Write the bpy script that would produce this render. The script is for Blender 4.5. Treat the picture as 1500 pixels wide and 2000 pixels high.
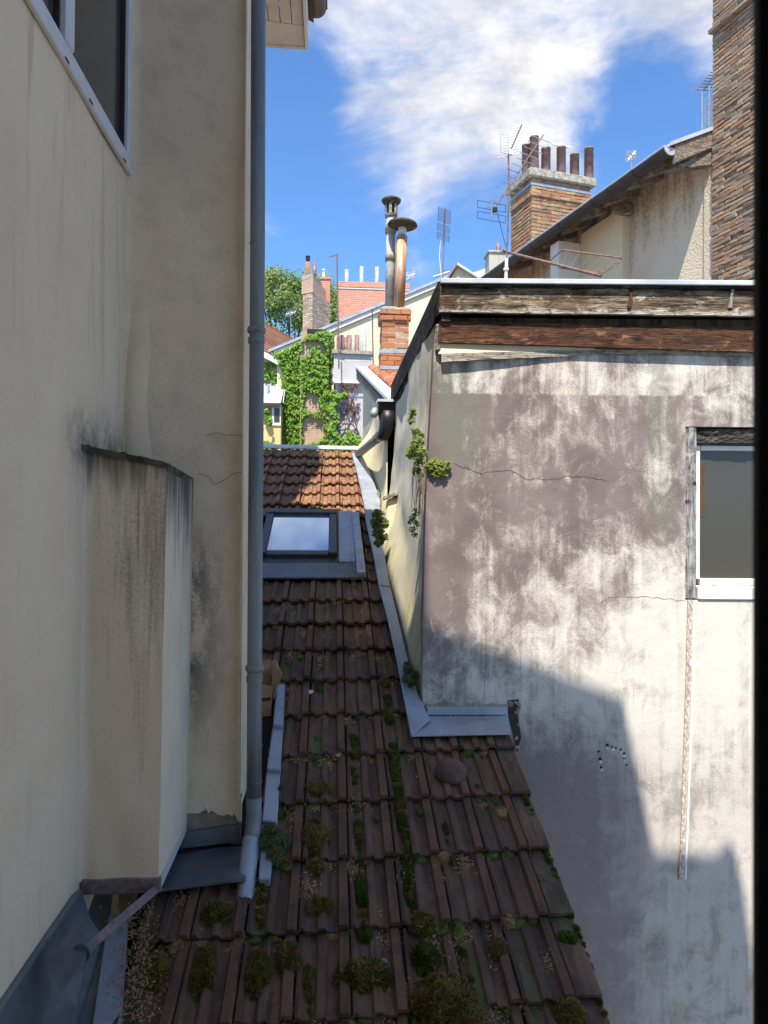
import bpy, bmesh, math, random
from mathutils import Vector, Matrix, noise as mnoise
random.seed(7)
for o in list(bpy.data.objects): bpy.data.objects.remove(o)
S = bpy.context.scene
COL = S.collection
rad = math.radians

# ------------------------------------------------------------------ camera
F = 1420.0                                   # focal length in photo pixels (1500 x 2000)
Yc = Vector((-102 / F, -18 / F, 1)).normalized()          # alley axis seen by the camera
ROLL = rad(0.5)
Zc = Vector((math.sin(ROLL), math.cos(ROLL), 0)); Zc = (Zc - Yc * Zc.dot(Yc)).normalized()
Xc = Zc.cross(Yc) * 1.0
# camera frame (right, up, forward) is left handed, so X = Z x Y there
if Xc.x < 0: Xc = -Xc
RIGHT = Vector((Xc.x, Yc.x, Zc.x)); UP = Vector((Xc.y, Yc.y, Zc.y)); FWD = Vector((Xc.z, Yc.z, Zc.z))
cam_d = bpy.data.cameras.new('camera'); cam = bpy.data.objects.new('camera', cam_d); COL.objects.link(cam)
cam.matrix_world = Matrix((RIGHT, UP, -FWD)).transposed().to_4x4()
cam_d.sensor_fit = 'VERTICAL'; cam_d.sensor_height = 36; cam_d.lens = 36 * F / 2000
cam_d.clip_start = 0.02; cam_d.clip_end = 2000
cam_d.dof.use_dof = True; cam_d.dof.focus_distance = 6.0; cam_d.dof.aperture_fstop = 8.0
S.camera = cam
S.cycles.max_bounces = 6; S.cycles.diffuse_bounces = 4; S.cycles.glossy_bounces = 2; S.cycles.transmission_bounces = 2
S.render.resolution_x = 768; S.render.resolution_y = 1024

# ------------------------------------------------------------------ light
SUN_AZ = rad(13.2); SUN_EL = rad(60)           # sun behind the viewer, a little to the left
SD = Vector((math.sin(SUN_AZ) * math.cos(SUN_EL), math.cos(SUN_AZ) * math.cos(SUN_EL), -math.sin(SUN_EL)))
sun_d = bpy.data.lights.new('sun', 'SUN'); sun_d.energy = 2.0; sun_d.angle = rad(0.53); sun_d.color = (1, 0.91, 0.77)
sun = bpy.data.objects.new('sun', sun_d); COL.objects.link(sun)
sun.rotation_euler = SD.to_track_quat('-Z', 'Y').to_euler(); sun.location = (-2, -10, 20)
S.view_settings.view_transform = 'Standard'; S.view_settings.look = 'None'
S.view_settings.gamma = 1.0; S.view_settings.use_curve_mapping = False
S.view_settings.exposure = 2.0

def ray(px, py):
    return FWD + RIGHT * ((px - 750) / F) - UP * ((py - 1000) / F)
def at(px, py, Y):
    d = ray(px, py); return d * (Y / d.y)
def atX(px, py, X):
    d = ray(px, py); return d * (X / d.x)
def atZ(px, py, Z):
    d = ray(px, py); return d * (Z / d.z)
def onp(px, py, p0, n):
    d = ray(px, py); return d * (p0.dot(n) / d.dot(n))
V = Vector

W = bpy.data.worlds.new('World'); S.world = W; W.use_nodes = True
nt = W.node_tree; nt.nodes.clear()
class NT:
    """tiny helper around a node tree"""
    def __init__(s, tree): s.t = tree; s.p = None
    def n(s, typ, **kw):
        nd = s.t.nodes.new(typ)
        for k, v in kw.items(): setattr(nd, k, v)
        return nd
    def put(s, sock, v):
        if isinstance(v, bpy.types.NodeSocket): s.t.links.new(v, sock)
        elif isinstance(v, (tuple, list)) and len(v) == 3 and sock.type == 'RGBA': sock.default_value = (*v, 1)
        else: sock.default_value = v
    def math(s, op, a, b=0.0, c=None, clamp=False):
        nd = s.n('ShaderNodeMath', operation=op, use_clamp=clamp); s.put(nd.inputs[0], a); s.put(nd.inputs[1], b)
        if c is not None: s.put(nd.inputs[2], c)
        return nd.outputs[0]
    def add(s, a, b): return s.math('ADD', a, b)
    def sub(s, a, b): return s.math('SUBTRACT', a, b)
    def mul(s, a, b, clamp=False): return s.math('MULTIPLY', a, b, None, clamp)
    def sstep(s, v, lo, hi, a=0.0, b=1.0):
        nd = s.n('ShaderNodeMapRange', interpolation_type='SMOOTHSTEP')
        s.put(nd.inputs[0], v); s.put(nd.inputs[1], lo); s.put(nd.inputs[2], hi); s.put(nd.inputs[3], a); s.put(nd.inputs[4], b)
        return nd.outputs[0]
    def mix(s, f, a, b, blend='MIX'):
        nd = s.n('ShaderNodeMix', data_type='RGBA', blend_type=blend); s.put(nd.inputs[0], f); s.put(nd.inputs[6], a); s.put(nd.inputs[7], b)
        return nd.outputs[2]
    def pos(s):
        if s.p is None: s.p = s.n('ShaderNodeNewGeometry').outputs['Position']
        return s.p
    def opos(s): return s.n('ShaderNodeTexCoord').outputs['Object']
    def rnd(s): return s.n('ShaderNodeObjectInfo').outputs['Random']
    def xyz(s, v):
        nd = s.n('ShaderNodeSeparateXYZ'); s.put(nd.inputs[0], v); return nd.outputs
    def vec(s, v, scale=(1, 1, 1), loc=(0, 0, 0), rot=(0, 0, 0)):
        nd = s.n('ShaderNodeMapping'); s.put(nd.inputs[0], v); nd.inputs[1].default_value = loc; nd.inputs[2].default_value = rot; nd.inputs[3].default_value = scale
        return nd.outputs[0]
    def noise(s, v, scale, detail=4.0, rough=0.55, dist=0.0):
        nd = s.n('ShaderNodeTexNoise'); s.put(nd.inputs['Vector'], v); nd.inputs['Scale'].default_value = scale
        nd.inputs['Detail'].default_value = detail; nd.inputs['Roughness'].default_value = rough; nd.inputs['Distortion'].default_value = dist
        return nd.outputs[0]
    def voro(s, v, scale, feature='F1', out=0):
        nd = s.n('ShaderNodeTexVoronoi', feature=feature); s.put(nd.inputs['Vector'], v); nd.inputs['Scale'].default_value = scale
        return nd.outputs[out]
    def ramp(s, f, stops):
        nd = s.n('ShaderNodeValToRGB'); s.put(nd.inputs[0], f); e = nd.color_ramp.elements
        while len(e) < len(stops): e.new(0.5)
        for el, (p, c) in zip(e, stops): el.position = p; el.color = (*c, 1) if len(c) == 3 else c
        return nd.outputs[0]
    def bump(s, h, strength=0.5, dist=0.01, base=None):
        nd = s.n('ShaderNodeBump'); s.put(nd.inputs['Height'], h); nd.inputs['Strength'].default_value = strength; nd.inputs['Distance'].default_value = dist
        if base is not None: s.put(nd.inputs['Normal'], base)
        return nd.outputs[0]
w = NT(nt)
sky = w.n('ShaderNodeTexSky', sky_type='NISHITA'); sky.sun_disc = False
sky.sun_elevation = SUN_EL; sky.sun_rotation = math.pi + SUN_AZ; sky.altitude = 250; sky.air_density = 1.0; sky.dust_density = 0.35; sky.ozone_density = 2.2
gen = w.n('ShaderNodeTexCoord').outputs['Generated']
cl1 = w.noise(w.vec(gen, (1, 1, 2.2), (0.62, 0.1, 0.35)), 3.6, 7, 0.62, 0.5)
cl2 = w.noise(w.vec(gen, (1, 1, 2.4), (3.1, 1.7, 0.4)), 9.0, 4, 0.58, 0.4)
def blob(px, py, r0, r1):                  # soft cloud bank around one direction of the sky
    d = ray(px, py).normalized()
    dt = w.n('ShaderNodeVectorMath', operation='DOT_PRODUCT'); w.put(dt.inputs[0], gen); dt.inputs[1].default_value = d
    return w.sstep(dt.outputs['Value'], math.cos(rad(r1)), math.cos(rad(r0)))
bl = None
for a in ((900, 110, 3, 15), (1030, 190, 2, 8), (720, 130, 1, 8), (860, 270, 1, 6), (640, -80, 1, 9), (1330, 30, 1, 8), (1120, 60, 1, 7)):
    b_ = blob(*a); bl = b_ if bl is None else w.math('MAXIMUM', bl, b_)
hole = w.math('MAXIMUM', w.math('MAXIMUM', blob(1270, 230, 2, 6), blob(560, 210, 1, 5)), w.math('MAXIMUM', blob(930, 430, 2, 6), w.mul(blob(660, 430, 2, 8), 0.75)))
base = w.add(w.mul(cl1, 0.97), w.mul(cl2, 0.33))
m = w.sub(w.add(base, w.mul(bl, 0.22)), w.mul(hole, 0.20))
m = w.sstep(m, 0.60, 1.06)
shade = w.sstep(w.noise(w.vec(gen, (1, 1, 1.6), (0.2, 0.2, 0.35)), 6.5, 5, 0.62), 0.36, 0.64)
cloudcol = w.mix(shade, (1.75, 1.7, 1.65), (2.85, 2.68, 2.45))
skyc = w.mix(1.0, sky.outputs[0], (0.28, 0.40, 0.515), 'MULTIPLY')
bg = w.n('ShaderNodeBackground'); bg.inputs['Strength'].default_value = 0.125
w.put(bg.inputs['Color'], w.mix(w.mul(m, 0.88), skyc, cloudcol))
W.cycles.sampling_method = 'MANUAL'; W.cycles.sample_map_resolution = 512
wo = w.n('ShaderNodeOutputWorld'); nt.links.new(bg.outputs[0], wo.inputs[0])

# ------------------------------------------------------------------ mesh helpers
class MB:
    def __init__(s): s.v = []; s.f = []
    def poly(s, pts):
        i = len(s.v); s.v += [V(p) for p in pts]; s.f.append(list(range(i, i + len(pts)))); return s
    def quad(s, a, b, c, d): return s.poly([a, b, c, d])
    def hexa(s, lo, hi):                     # two quads (lists of 4) -> closed block
        i = len(s.v); s.v += [V(p) for p in lo] + [V(p) for p in hi]
        s.f += [[i + 3, i + 2, i + 1, i], [i + 4, i + 5, i + 6, i + 7]] + [[i + k, i + (k + 1) % 4, i + 4 + (k + 1) % 4, i + 4 + k] for k in range(4)]
        return s
    def box(s, c, ux, uy, uz, sx, sy, sz):   # centre, unit axes, full sizes
        c = V(c); a, b, d = V(ux) * sx / 2, V(uy) * sy / 2, V(uz) * sz / 2
        return s.hexa([c - a - b - d, c + a - b - d, c + a + b - d, c - a + b - d], [c - a - b + d, c + a - b + d, c + a + b + d, c - a + b + d])
    def aab(s, x0, x1, y0, y1, z0, z1):
        return s.hexa([(x0, y0, z0), (x1, y0, z0), (x1, y1, z0), (x0, y1, z0)], [(x0, y0, z1), (x1, y0, z1), (x1, y1, z1), (x0, y1, z1)])
    def prism(s, pts, d):                    # polygon extruded along vector d
        d = V(d); n = len(pts); i = len(s.v); s.v += [V(p) for p in pts] + [V(p) + d for p in pts]
        s.f += [list(range(i + n - 1, i - 1, -1)), list(range(i + n, i + 2 * n))]
        s.f += [[i + k, i + (k + 1) % n, i + n + (k + 1) % n, i + n + k] for k in range(n)]
        return s
    def tube(s, path, r, n=10, cap=True):
        path = [V(p) for p in path]; rs = r if isinstance(r, (list, tuple)) else [r] * len(path)
        t0 = (path[1] - path[0]).normalized(); a = V((0, 0, 1)) if abs(t0.z) < 0.9 else V((1, 0, 0))
        u = t0.cross(a).normalized(); base = len(s.v)
        for k, p in enumerate(path):
            t = ((path[k + 1] - p) if k == 0 else (p - path[k - 1]) if k == len(path) - 1 else (path[k + 1] - path[k - 1])).normalized()
            u = (u - t * u.dot(t)).normalized(); w_ = t.cross(u)
            for j in range(n):
                an = 2 * math.pi * j / n; s.v.append(p + (u * math.cos(an) + w_ * math.sin(an)) * rs[k])
        for k in range(len(path) - 1):
            for j in range(n):
                s.f.append([base + k * n + j, base + k * n + (j + 1) % n, base + (k + 1) * n + (j + 1) % n, base + (k + 1) * n + j])
        if cap:
            s.f.append([base + j for j in range(n - 1, -1, -1)]); s.f.append([base + (len(path) - 1) * n + j for j in range(n)])
        return s
    def lathe(s, c, prof, n=16, ax=(0, 0, 1)):    # prof list of (r, h) along ax
        c = V(c); ax = V(ax).normalized(); return s.tube_prof(c, ax, prof, n)
    def tube_prof(s, c, ax, prof, n):
        a = V((0, 0, 1)) if abs(ax.z) < 0.9 else V((1, 0, 0)); u = ax.cross(a).normalized(); w_ = ax.cross(u); base = len(s.v)
        for r, h in prof:
            for j in range(n):
                an = 2 * math.pi * j / n; s.v.append(c + ax * h + (u * math.cos(an) + w_ * math.sin(an)) * r)
        for k in range(len(prof) - 1):
            for j in range(n):
                s.f.append([base + k * n + j, base + k * n + (j + 1) % n, base + (k + 1) * n + (j + 1) % n, base + (k + 1) * n + j])
        return s
    def grid(s, fn, nu, nv):                 # fn(u, v) in 0..1
        i = len(s.v)
        for b in range(nv + 1):
            for a in range(nu + 1): s.v.append(V(fn(a / nu, b / nv)))
        for b in range(nv):
            for a in range(nu):
                k = i + b * (nu + 1) + a; s.f.append([k, k + 1, k + nu + 2, k + nu + 1])
        return s
    def build(s, name, m, parent=None, smooth=False, bevel=0.0, origin=None, norm=True):
        me = bpy.data.meshes.new(name)
        o0 = V(origin) if origin is not None else V((0, 0, 0))
        me.from_pydata([tuple(p - o0) for p in s.v], [], s.f); me.materials.append(m)
        if norm or bevel:
            bm = bmesh.new(); bm.from_mesh(me)
            if norm: bmesh.ops.recalc_face_normals(bm, faces=bm.faces)
            if bevel: bmesh.ops.bevel(bm, geom=bm.edges[:], offset=bevel, segments=1, affect='EDGES', profile=0.5, clamp_overlap=True)
            bm.to_mesh(me); bm.free()
        if smooth:
            me.polygons.foreach_set('use_smooth', [True] * len(me.polygons))
        o = bpy.data.objects.new(name, me); COL.objects.link(o); o.location = o0
        if parent is not None: par(o, parent)
        return o
def par(o, p):
    o.parent = p
    o.location = V(o.location) - wloc(p)
def wloc(o):
    l = V(o.location)
    while o.parent: o = o.parent; l += V(o.location)
    return l
def tag(o, label, cat, group=None, kind=None):
    if label: o['label'] = label
    if cat: o['category'] = cat
    if group: o['group'] = group
    if kind: o['kind'] = kind
    return o
def thing(name, loc, label, cat, group=None):
    o = bpy.data.objects.new(name, None); o.empty_display_size = 0.2; COL.objects.link(o); o.location = V(loc)
    return tag(o, label, cat, group)
def lobj(name, me, mat4, parent):            # linked copy of a mesh placed in world space under a parent
    o = bpy.data.objects.new(name, me); COL.objects.link(o)
    m4 = mat4.copy(); m4.translation = mat4.translation - wloc(parent); o.parent = parent; o.matrix_local = m4
    return o
def mesh_of(mb, name, m, smooth=False):
    me = bpy.data.meshes.new(name); me.from_pydata([tuple(p) for p in mb.v], [], mb.f); me.materials.append(m)
    bm = bmesh.new(); bm.from_mesh(me); bmesh.ops.recalc_face_normals(bm, faces=bm.faces); bm.to_mesh(me); bm.free()
    if smooth: me.polygons.foreach_set('use_smooth', [True] * len(me.polygons))
    return me
def smooth_by_angle(o, deg=35):
    me = o.data; me.polygons.foreach_set('use_smooth', [True] * len(me.polygons))
    try: me.set_sharp_from_angle(angle=rad(deg))
    except Exception: pass
    return o
def cut(o, cutters):                         # subtract blocks from a mesh, keep only the result
    for cb in cutters:
        md = o.modifiers.new('b', 'BOOLEAN'); md.operation = 'DIFFERENCE'; md.object = cb; md.solver = 'EXACT'
    dg = bpy.context.evaluated_depsgraph_get(); dg.update()
    me = bpy.data.meshes.new_from_object(o.evaluated_get(dg)); o.modifiers.clear(); o.data = me
    for cb in cutters: bpy.data.objects.remove(cb)
    return o
X1, Y1, Z1 = V((1, 0, 0)), V((0, 1, 0)), V((0, 0, 1))
# ------------------------------------------------------------------ materials
def mat(name, fn, rough=0.85, spec=0.3, metal=0.0):
    m = bpy.data.materials.new(name); m.use_nodes = True; t = m.node_tree; t.nodes.clear(); g = NT(t)
    b = g.n('ShaderNodeBsdfPrincipled'); b.inputs['Roughness'].default_value = rough; b.inputs['Metallic'].default_value = metal
    b.inputs['Specular IOR Level'].default_value = spec
    r = fn(g) or {}
    for k, v in r.items(): g.put(b.inputs[k], v)
    o = g.n('ShaderNodeOutputMaterial'); t.links.new(b.outputs[0], o.inputs[0])
    return m
def C(*a): return tuple(a)

def f_stucco(base, dark, light, grain=160.0, gs=0.5, stain=0.5):
    def f(g):
        p = g.pos()
        big = g.noise(p, 1.6, 5, 0.6, 0.4); streak = g.noise(g.vec(p, (7, 7, 0.7)), 1.6, 6, 0.62, 0.5); mid = g.noise(p, 9, 5, 0.6)
        fine = g.noise(p, grain, 3, 0.7); fine2 = g.noise(p, grain * 0.4, 3, 0.6)
        c = g.mix(g.sstep(big, 0.35, 0.7), base, light)
        c = g.mix(g.mul(g.sstep(streak, 0.5, 0.75), stain), c, dark)
        c = g.mix(g.mul(g.sstep(mid, 0.5, 0.8), 0.25), c, dark)
        c = g.mix(g.mul(g.sstep(fine, 0.35, 0.7), 0.16), c, dark)
        h = g.add(g.mul(fine, 0.6), g.mul(fine2, 0.6))
        n = g.bump(g.noise(p, grain * 0.6, 2, 0.7), gs, 0.006)
        return {'Base Color': c, 'Normal': n}
    return f
M = {}
# left house render, with rain streaks under the window and mould on the flue box
def f_left(g):
    p = g.pos(); x, y, z = g.xyz(p)
    big = g.noise(p, 1.5, 5, 0.6, 0.3); streak = g.noise(g.vec(p, (6, 6, 0.55)), 1.7, 6, 0.6, 0.6); fine = g.noise(p, 240, 3, 0.7); f2 = g.noise(p, 90, 3, 0.65)
    c = g.mix(g.sstep(big, 0.3, 0.72), (0.82, 0.655, 0.465), (0.88, 0.735, 0.54))
    warm = g.mul(g.sstep(streak, 0.5, 0.72), g.sstep(z, -0.2, 1.5))
    c = g.mix(g.mul(warm, 0.55), c, (0.42, 0.32, 0.20))
    c = g.mix(g.mul(g.sstep(g.noise(g.vec(p, (9, 9, 0.9), (3, 1, 2)), 2.2, 6, 0.65), 0.56, 0.75), 0.25), c, (0.36, 0.31, 0.26))
    c = g.mix(g.mul(g.sstep(g.noise(p, 6, 6, 0.7), 0.55, 0.85), 0.25), c, (0.45, 0.37, 0.27))
    c = g.mix(g.mul(g.sstep(fine, 0.36, 0.66), 0.18), c, (0.33, 0.27, 0.20))
    so = g.mul(g.mul(g.sstep(y, 2.55, 2.86), g.sstep(z, 0.10, 0.27)), g.mul(g.sstep(z, 0.50, 0.28), g.sstep(g.noise(p, 9, 4, 0.7), 0.3, 0.65)))     # soot above the flue cap
    c = g.mix(g.mul(so, 0.75), c, (0.10, 0.10, 0.095))
    n = g.bump(g.add(g.noise(p, 75, 4, 0.8), g.mul(g.noise(p, 8, 2), 2.0)), 0.8, 0.007)
    return {'Base Color': c, 'Normal': n}
M['left_wall'] = mat('left_render', f_left, 0.9, 0.2)
def f_left2(g):                               # the same render on the set-back wall: greyer, sooty patches beside the flue
    p = g.pos(); x, y, z = g.xyz(p)
    big = g.noise(p, 1.9, 5, 0.6, 0.3); fine = g.noise(p, 260, 3, 0.7); f2 = g.noise(p, 100, 3, 0.65)
    c = g.mix(g.sstep(big, 0.3, 0.72), (0.82, 0.66, 0.475), (0.88, 0.735, 0.545))
    c = g.mix(g.mul(g.sstep(g.noise(p, 5, 6, 0.65), 0.45, 0.75), 0.35), c, (0.38, 0.33, 0.26))
    # soot near the flue edge, lower left
    ed = g.mul(g.sstep(x, -0.42, -0.66), g.mul(g.sstep(z, 0.1, -0.3), g.sstep(z, -1.25, -0.6)))
    so = g.mul(ed, g.sstep(g.add(g.noise(g.vec(p, (1, 1, 0.5)), 8, 6, 0.7), g.mul(f2, 0.35)), 0.56, 0.78))
    c = g.mix(g.mul(so, 0.9), c, (0.10, 0.095, 0.10))
    c = g.mix(g.mul(g.sstep(fine, 0.36, 0.66), 0.2), c, (0.28, 0.235, 0.18))
    n = g.bump(g.add(g.noise(p, 75, 4, 0.8), g.mul(g.noise(p, 8, 2), 2.0)), 0.8, 0.007)
    return {'Base Color': c, 'Normal': n}
M['left_wall2'] = mat('set_back_render', f_left2, 0.9, 0.2)
def f_flue(g):
    p = g.pos(); x, y, z = g.xyz(p)
    fine = g.noise(p, 240, 3, 0.7); f2 = g.noise(p, 95, 3, 0.65); big = g.noise(p, 2.2, 5, 0.6, 0.3)
    c = g.mix(g.sstep(big, 0.3, 0.72), (0.82, 0.66, 0.48), (0.87, 0.72, 0.535))
    st = g.noise(g.vec(p, (20, 20, 0.8), (1.3, 0.2, 0)), 1.5, 7, 0.66, 0.5); st2 = g.noise(g.vec(p, (52, 52, 1.2)), 1.4, 5, 0.6)
    hgt = g.sstep(z, -1.2, 0.22)
    edge = g.sstep(x, -0.98, -0.68)
    dens = g.add(g.mul(hgt, 0.20), g.mul(edge, 0.20))
    v = g.add(g.add(g.mul(st, 0.6), g.mul(st2, 0.25)), g.add(dens, g.mul(g.sub(f2, 0.5), 0.35)))
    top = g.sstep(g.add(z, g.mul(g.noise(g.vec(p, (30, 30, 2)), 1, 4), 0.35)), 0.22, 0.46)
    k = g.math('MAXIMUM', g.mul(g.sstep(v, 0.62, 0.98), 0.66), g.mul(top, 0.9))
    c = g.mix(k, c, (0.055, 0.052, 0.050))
    c = g.mix(g.mul(g.sstep(fine, 0.36, 0.66), 0.2), c, (0.2, 0.17, 0.13))
    n = g.bump(g.add(fine, f2), 0.6, 0.004)
    return {'Base Color': c, 'Normal': n}
M['flue'] = mat('flue_render', f_flue, 0.9, 0.2)
def f_flueside(g):                            # flue cheek: lighter grey render with rain streaks
    p = g.pos(); x, y, z = g.xyz(p)
    fine = g.noise(p, 240, 3, 0.7); st = g.noise(g.vec(p, (8, 8, 0.7), (2, 1, 0)), 1.7, 6, 0.72, 1.4)
    c = g.mix(g.sstep(g.noise(p, 4, 4), 0.3, 0.7), (0.70, 0.59, 0.45), (0.77, 0.66, 0.50))
    v = g.add(st, g.mul(g.sstep(z, -0.9, 0.3), 0.22))
    c = g.mix(g.mul(g.sstep(v, 0.58, 0.86), 0.6), c, (0.17, 0.16, 0.165))
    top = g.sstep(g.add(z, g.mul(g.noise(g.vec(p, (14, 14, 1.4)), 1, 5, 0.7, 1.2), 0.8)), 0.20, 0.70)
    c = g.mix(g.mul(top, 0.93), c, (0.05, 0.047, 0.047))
    return {'Base Color': c, 'Normal': g.bump(fine, 0.5, 0.003)}
M['flue_side'] = mat('flue_cheek_render', f_flueside, 0.95, 0.05)
M['broken'] = mat('broken_mortar', f_stucco((0.30, 0.26, 0.21), (0.14, 0.12, 0.10), (0.40, 0.35, 0.28), 120, 0.9, 0.4), 0.95, 0.1)

def f_right(g):                               # big lime rendered wall, black and purplish mould
    p = g.pos(); x, y, z = g.xyz(p)
    big = g.noise(g.vec(p, (1, 1, 0.75)), 2.6, 5, 0.62, 0.5)
    blot = g.noise(g.vec(p, (1, 1, 0.8), (2, 4, 1)), 7.5, 5, 0.66, 0.6)
    st = g.noise(g.vec(p, (10, 10, 0.55), (0.7, 0, 0)), 1.5, 5, 0.62, 0.35)
    st2 = g.noise(g.vec(p, (34, 34, 0.7)), 1.2, 5, 0.6, 0.1)
    sp = g.noise(p, 120, 4, 0.75); sp2 = g.noise(p, 300, 2, 0.7)
    cream = g.mix(g.sstep(g.noise(p, 1.4, 4), 0.35, 0.65), (0.69, 0.655, 0.585), (0.73, 0.705, 0.65))
    # how much mould by place: strong in the band under the eaves line and at the left, thinning to the lower right
    d = g.sstep(z, -1.9, 0.12)
    d = g.mul(d, g.sub(1.0, g.mul(g.sstep(x, 1.2, 2.3), g.mul(g.sstep(z, 0.15, -0.6), 0.75))))
    d = g.add(d, g.add(g.mul(g.sstep(x, 0.95, 0.5), 0.20), g.mul(g.sstep(x, 1.9, 1.0), 0.13)))
    d = g.add(d, g.mul(g.sstep(z, -0.95, -1.6), g.add(0.42, g.mul(g.sstep(x, 2.05, 1.5), 0.62))))  # lower left: real mould, raised further to darken the shaded zone
    band = g.sstep(g.add(z, g.mul(g.sub(st2, 0.5), 0.012)), 0.745, 0.768)           # cleaner repaired band right under the boards
    d = g.sub(d, g.mul(band, g.mul(g.sstep(st, 0.36, 0.66), 0.50)))
    d = g.sub(d, g.mul(band, 0.05))
    v = g.add(g.add(g.mul(big, 0.34), g.mul(blot, 0.56)), g.add(g.mul(st, 0.24), g.mul(st2, 0.08)))
    v = g.add(g.add(v, g.mul(g.sub(sp, 0.5), 0.30)), g.mul(g.sub(sp2, 0.5), 0.12))
    v = g.add(g.mul(g.sub(v, 0.6), 1.75), 0.6)
    thr = g.sub(1.02, g.mul(d, 0.56))
    k = g.sstep(g.sub(v, thr), -0.24, 0.28)
    green = g.math('MAXIMUM', g.mul(g.sstep(x, 1.02, 0.75), g.mul(g.sstep(x, 0.56, 0.66), g.sstep(z, 0.2, 0.5))), g.mul(g.sstep(g.math('ABSOLUTE', g.sub(x, 1.93)), 0.12, 0.04), g.sstep(z, -0.3, 0.3)))
    green = g.mul(green, g.sstep(blot, 0.3, 0.55))
    mould = g.mix(g.sstep(g.noise(p, 3.1, 4), 0.35, 0.65), (0.135, 0.102, 0.103), (0.21, 0.162, 0.163))
    mould = g.mix(green, mould, (0.16, 0.165, 0.13))
    mould = g.mix(g.sstep(z, -0.8, -1.4), mould, (0.165, 0.150, 0.150))
    k2 = g.math('MAXIMUM', g.mul(k, 0.93), g.mul(green, 0.62))
    c = g.mix(k2, cream, mould)
    shade_film = g.mul(g.sstep(g.add(z, g.mul(g.sub(blot, 0.5), 0.8)), -0.9, -1.7), g.add(0.35, g.mul(g.sstep(g.add(x, g.mul(g.sub(big, 0.5), 0.8)), 2.1, 1.6), 0.45)))      # shade of the lower wall put into the colour as a grey wash
    c = g.mix(g.mul(shade_film, 0.85), c, (0.31, 0.25, 0.225))
    # dark drip lines
    c = g.mix(g.mul(g.sstep(st2, 0.62, 0.75), g.mul(g.sstep(big, 0.45, 0.6), 0.5)), c, (0.12, 0.11, 0.115))
    c = g.mix(g.mul(g.mul(g.sstep(z, -0.2, -0.9), g.sstep(g.add(g.mul(blot, 0.6), g.mul(st, 0.5)), 0.52, 0.72)), 0.42), c, (0.33, 0.30, 0.28))      # faint grey drips lower down
    # ochre water marks near the foot
    am = g.mul(g.sstep(z, -1.95, -2.5), g.sstep(x, 1.5, 2.1))
    am = g.mul(am, g.sstep(g.noise(p, 6, 6, 0.6, 1.2), 0.5, 0.68))
    c = g.mix(g.mul(am, 0.5), c, (0.30, 0.215, 0.12))
    vein = g.voro(g.vec(p, (1, 1, 1)), 4.0, 'DISTANCE_TO_EDGE')
    vein = g.mul(g.sstep(g.add(vein, g.mul(g.sub(g.noise(p, 14, 4), 0.5), 0.05)), 0.022, 0.004), g.mul(g.sstep(z, -1.65, -1.9), g.sstep(x, 1.75, 2.0)))
    c = g.mix(g.mul(vein, g.mul(g.sstep(blot, 0.45, 0.6), 0.75)), c, (0.50, 0.43, 0.30))
    n = g.bump(g.add(g.noise(p, 130, 3, 0.75), g.mul(g.noise(p, 9, 2), 1.5)), 0.5, 0.006)
    return {'Base Color': c, 'Normal': n}
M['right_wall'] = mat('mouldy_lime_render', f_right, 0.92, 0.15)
def f_side(g):
    p = g.pos(); x, y, z = g.xyz(p)
    st = g.noise(g.vec(p, (9, 9, 0.5)), 1.6, 6, 0.62, 0.4); sp = g.noise(p, 130, 4, 0.75); bl_ = g.noise(p, 5, 6, 0.65, 0.5)
    c = g.mix(g.sstep(bl_, 0.35, 0.65), (0.62, 0.56, 0.43), (0.74, 0.69, 0.56))
    nearc = g.sstep(y, 5.2, 4.3)
    c = g.mix(g.mul(g.sstep(g.add(st, g.add(g.mul(nearc, 0.18), g.mul(g.sub(sp, 0.5), 0.4))), 0.55, 0.8), 0.8), c, (0.20, 0.175, 0.15))
    rz = g.sub(z, g.sub(g.mul(y, 0.39), 2.794))          # height over the roof slope
    lich = g.mul(g.sstep(rz, 0.75, 0.1), g.sstep(bl_, 0.36, 0.6))
    c = g.mix(g.mul(lich, 0.75), c, (0.52, 0.45, 0.17))
    c = g.mix(g.mul(g.sstep(sp, 0.6, 0.75), 0.4), c, (0.25, 0.22, 0.16))
    n = g.bump(g.add(g.noise(p, 120, 3, 0.75), g.mul(g.noise(p, 9, 2), 2.0)), 0.5, 0.006)
    return {'Base Color': c, 'Normal': n}
M['side_wall'] = mat('lichen_render', f_side, 0.92, 0.15)
M['cream'] = mat('cream_render', f_stucco((0.74, 0.63, 0.43), (0.6, 0.48, 0.30), (0.78, 0.68, 0.49), 60, 0.2, 0.25))
M['yellow'] = mat('yellow_render', f_stucco((0.74, 0.52, 0.20), (0.55, 0.36, 0.12), (0.78, 0.60, 0.30), 60, 0.2, 0.3))
M['pale_yellow'] = mat('pale_yellow_render', f_stucco((0.76, 0.66, 0.42), (0.6, 0.5, 0.3), (0.8, 0.72, 0.5), 60, 0.2, 0.2))
M['lavender'] = mat('lavender_render', f_stucco((0.50, 0.475, 0.485), (0.38, 0.35, 0.36), (0.57, 0.545, 0.55), 60, 0.2, 0.3))
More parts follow.
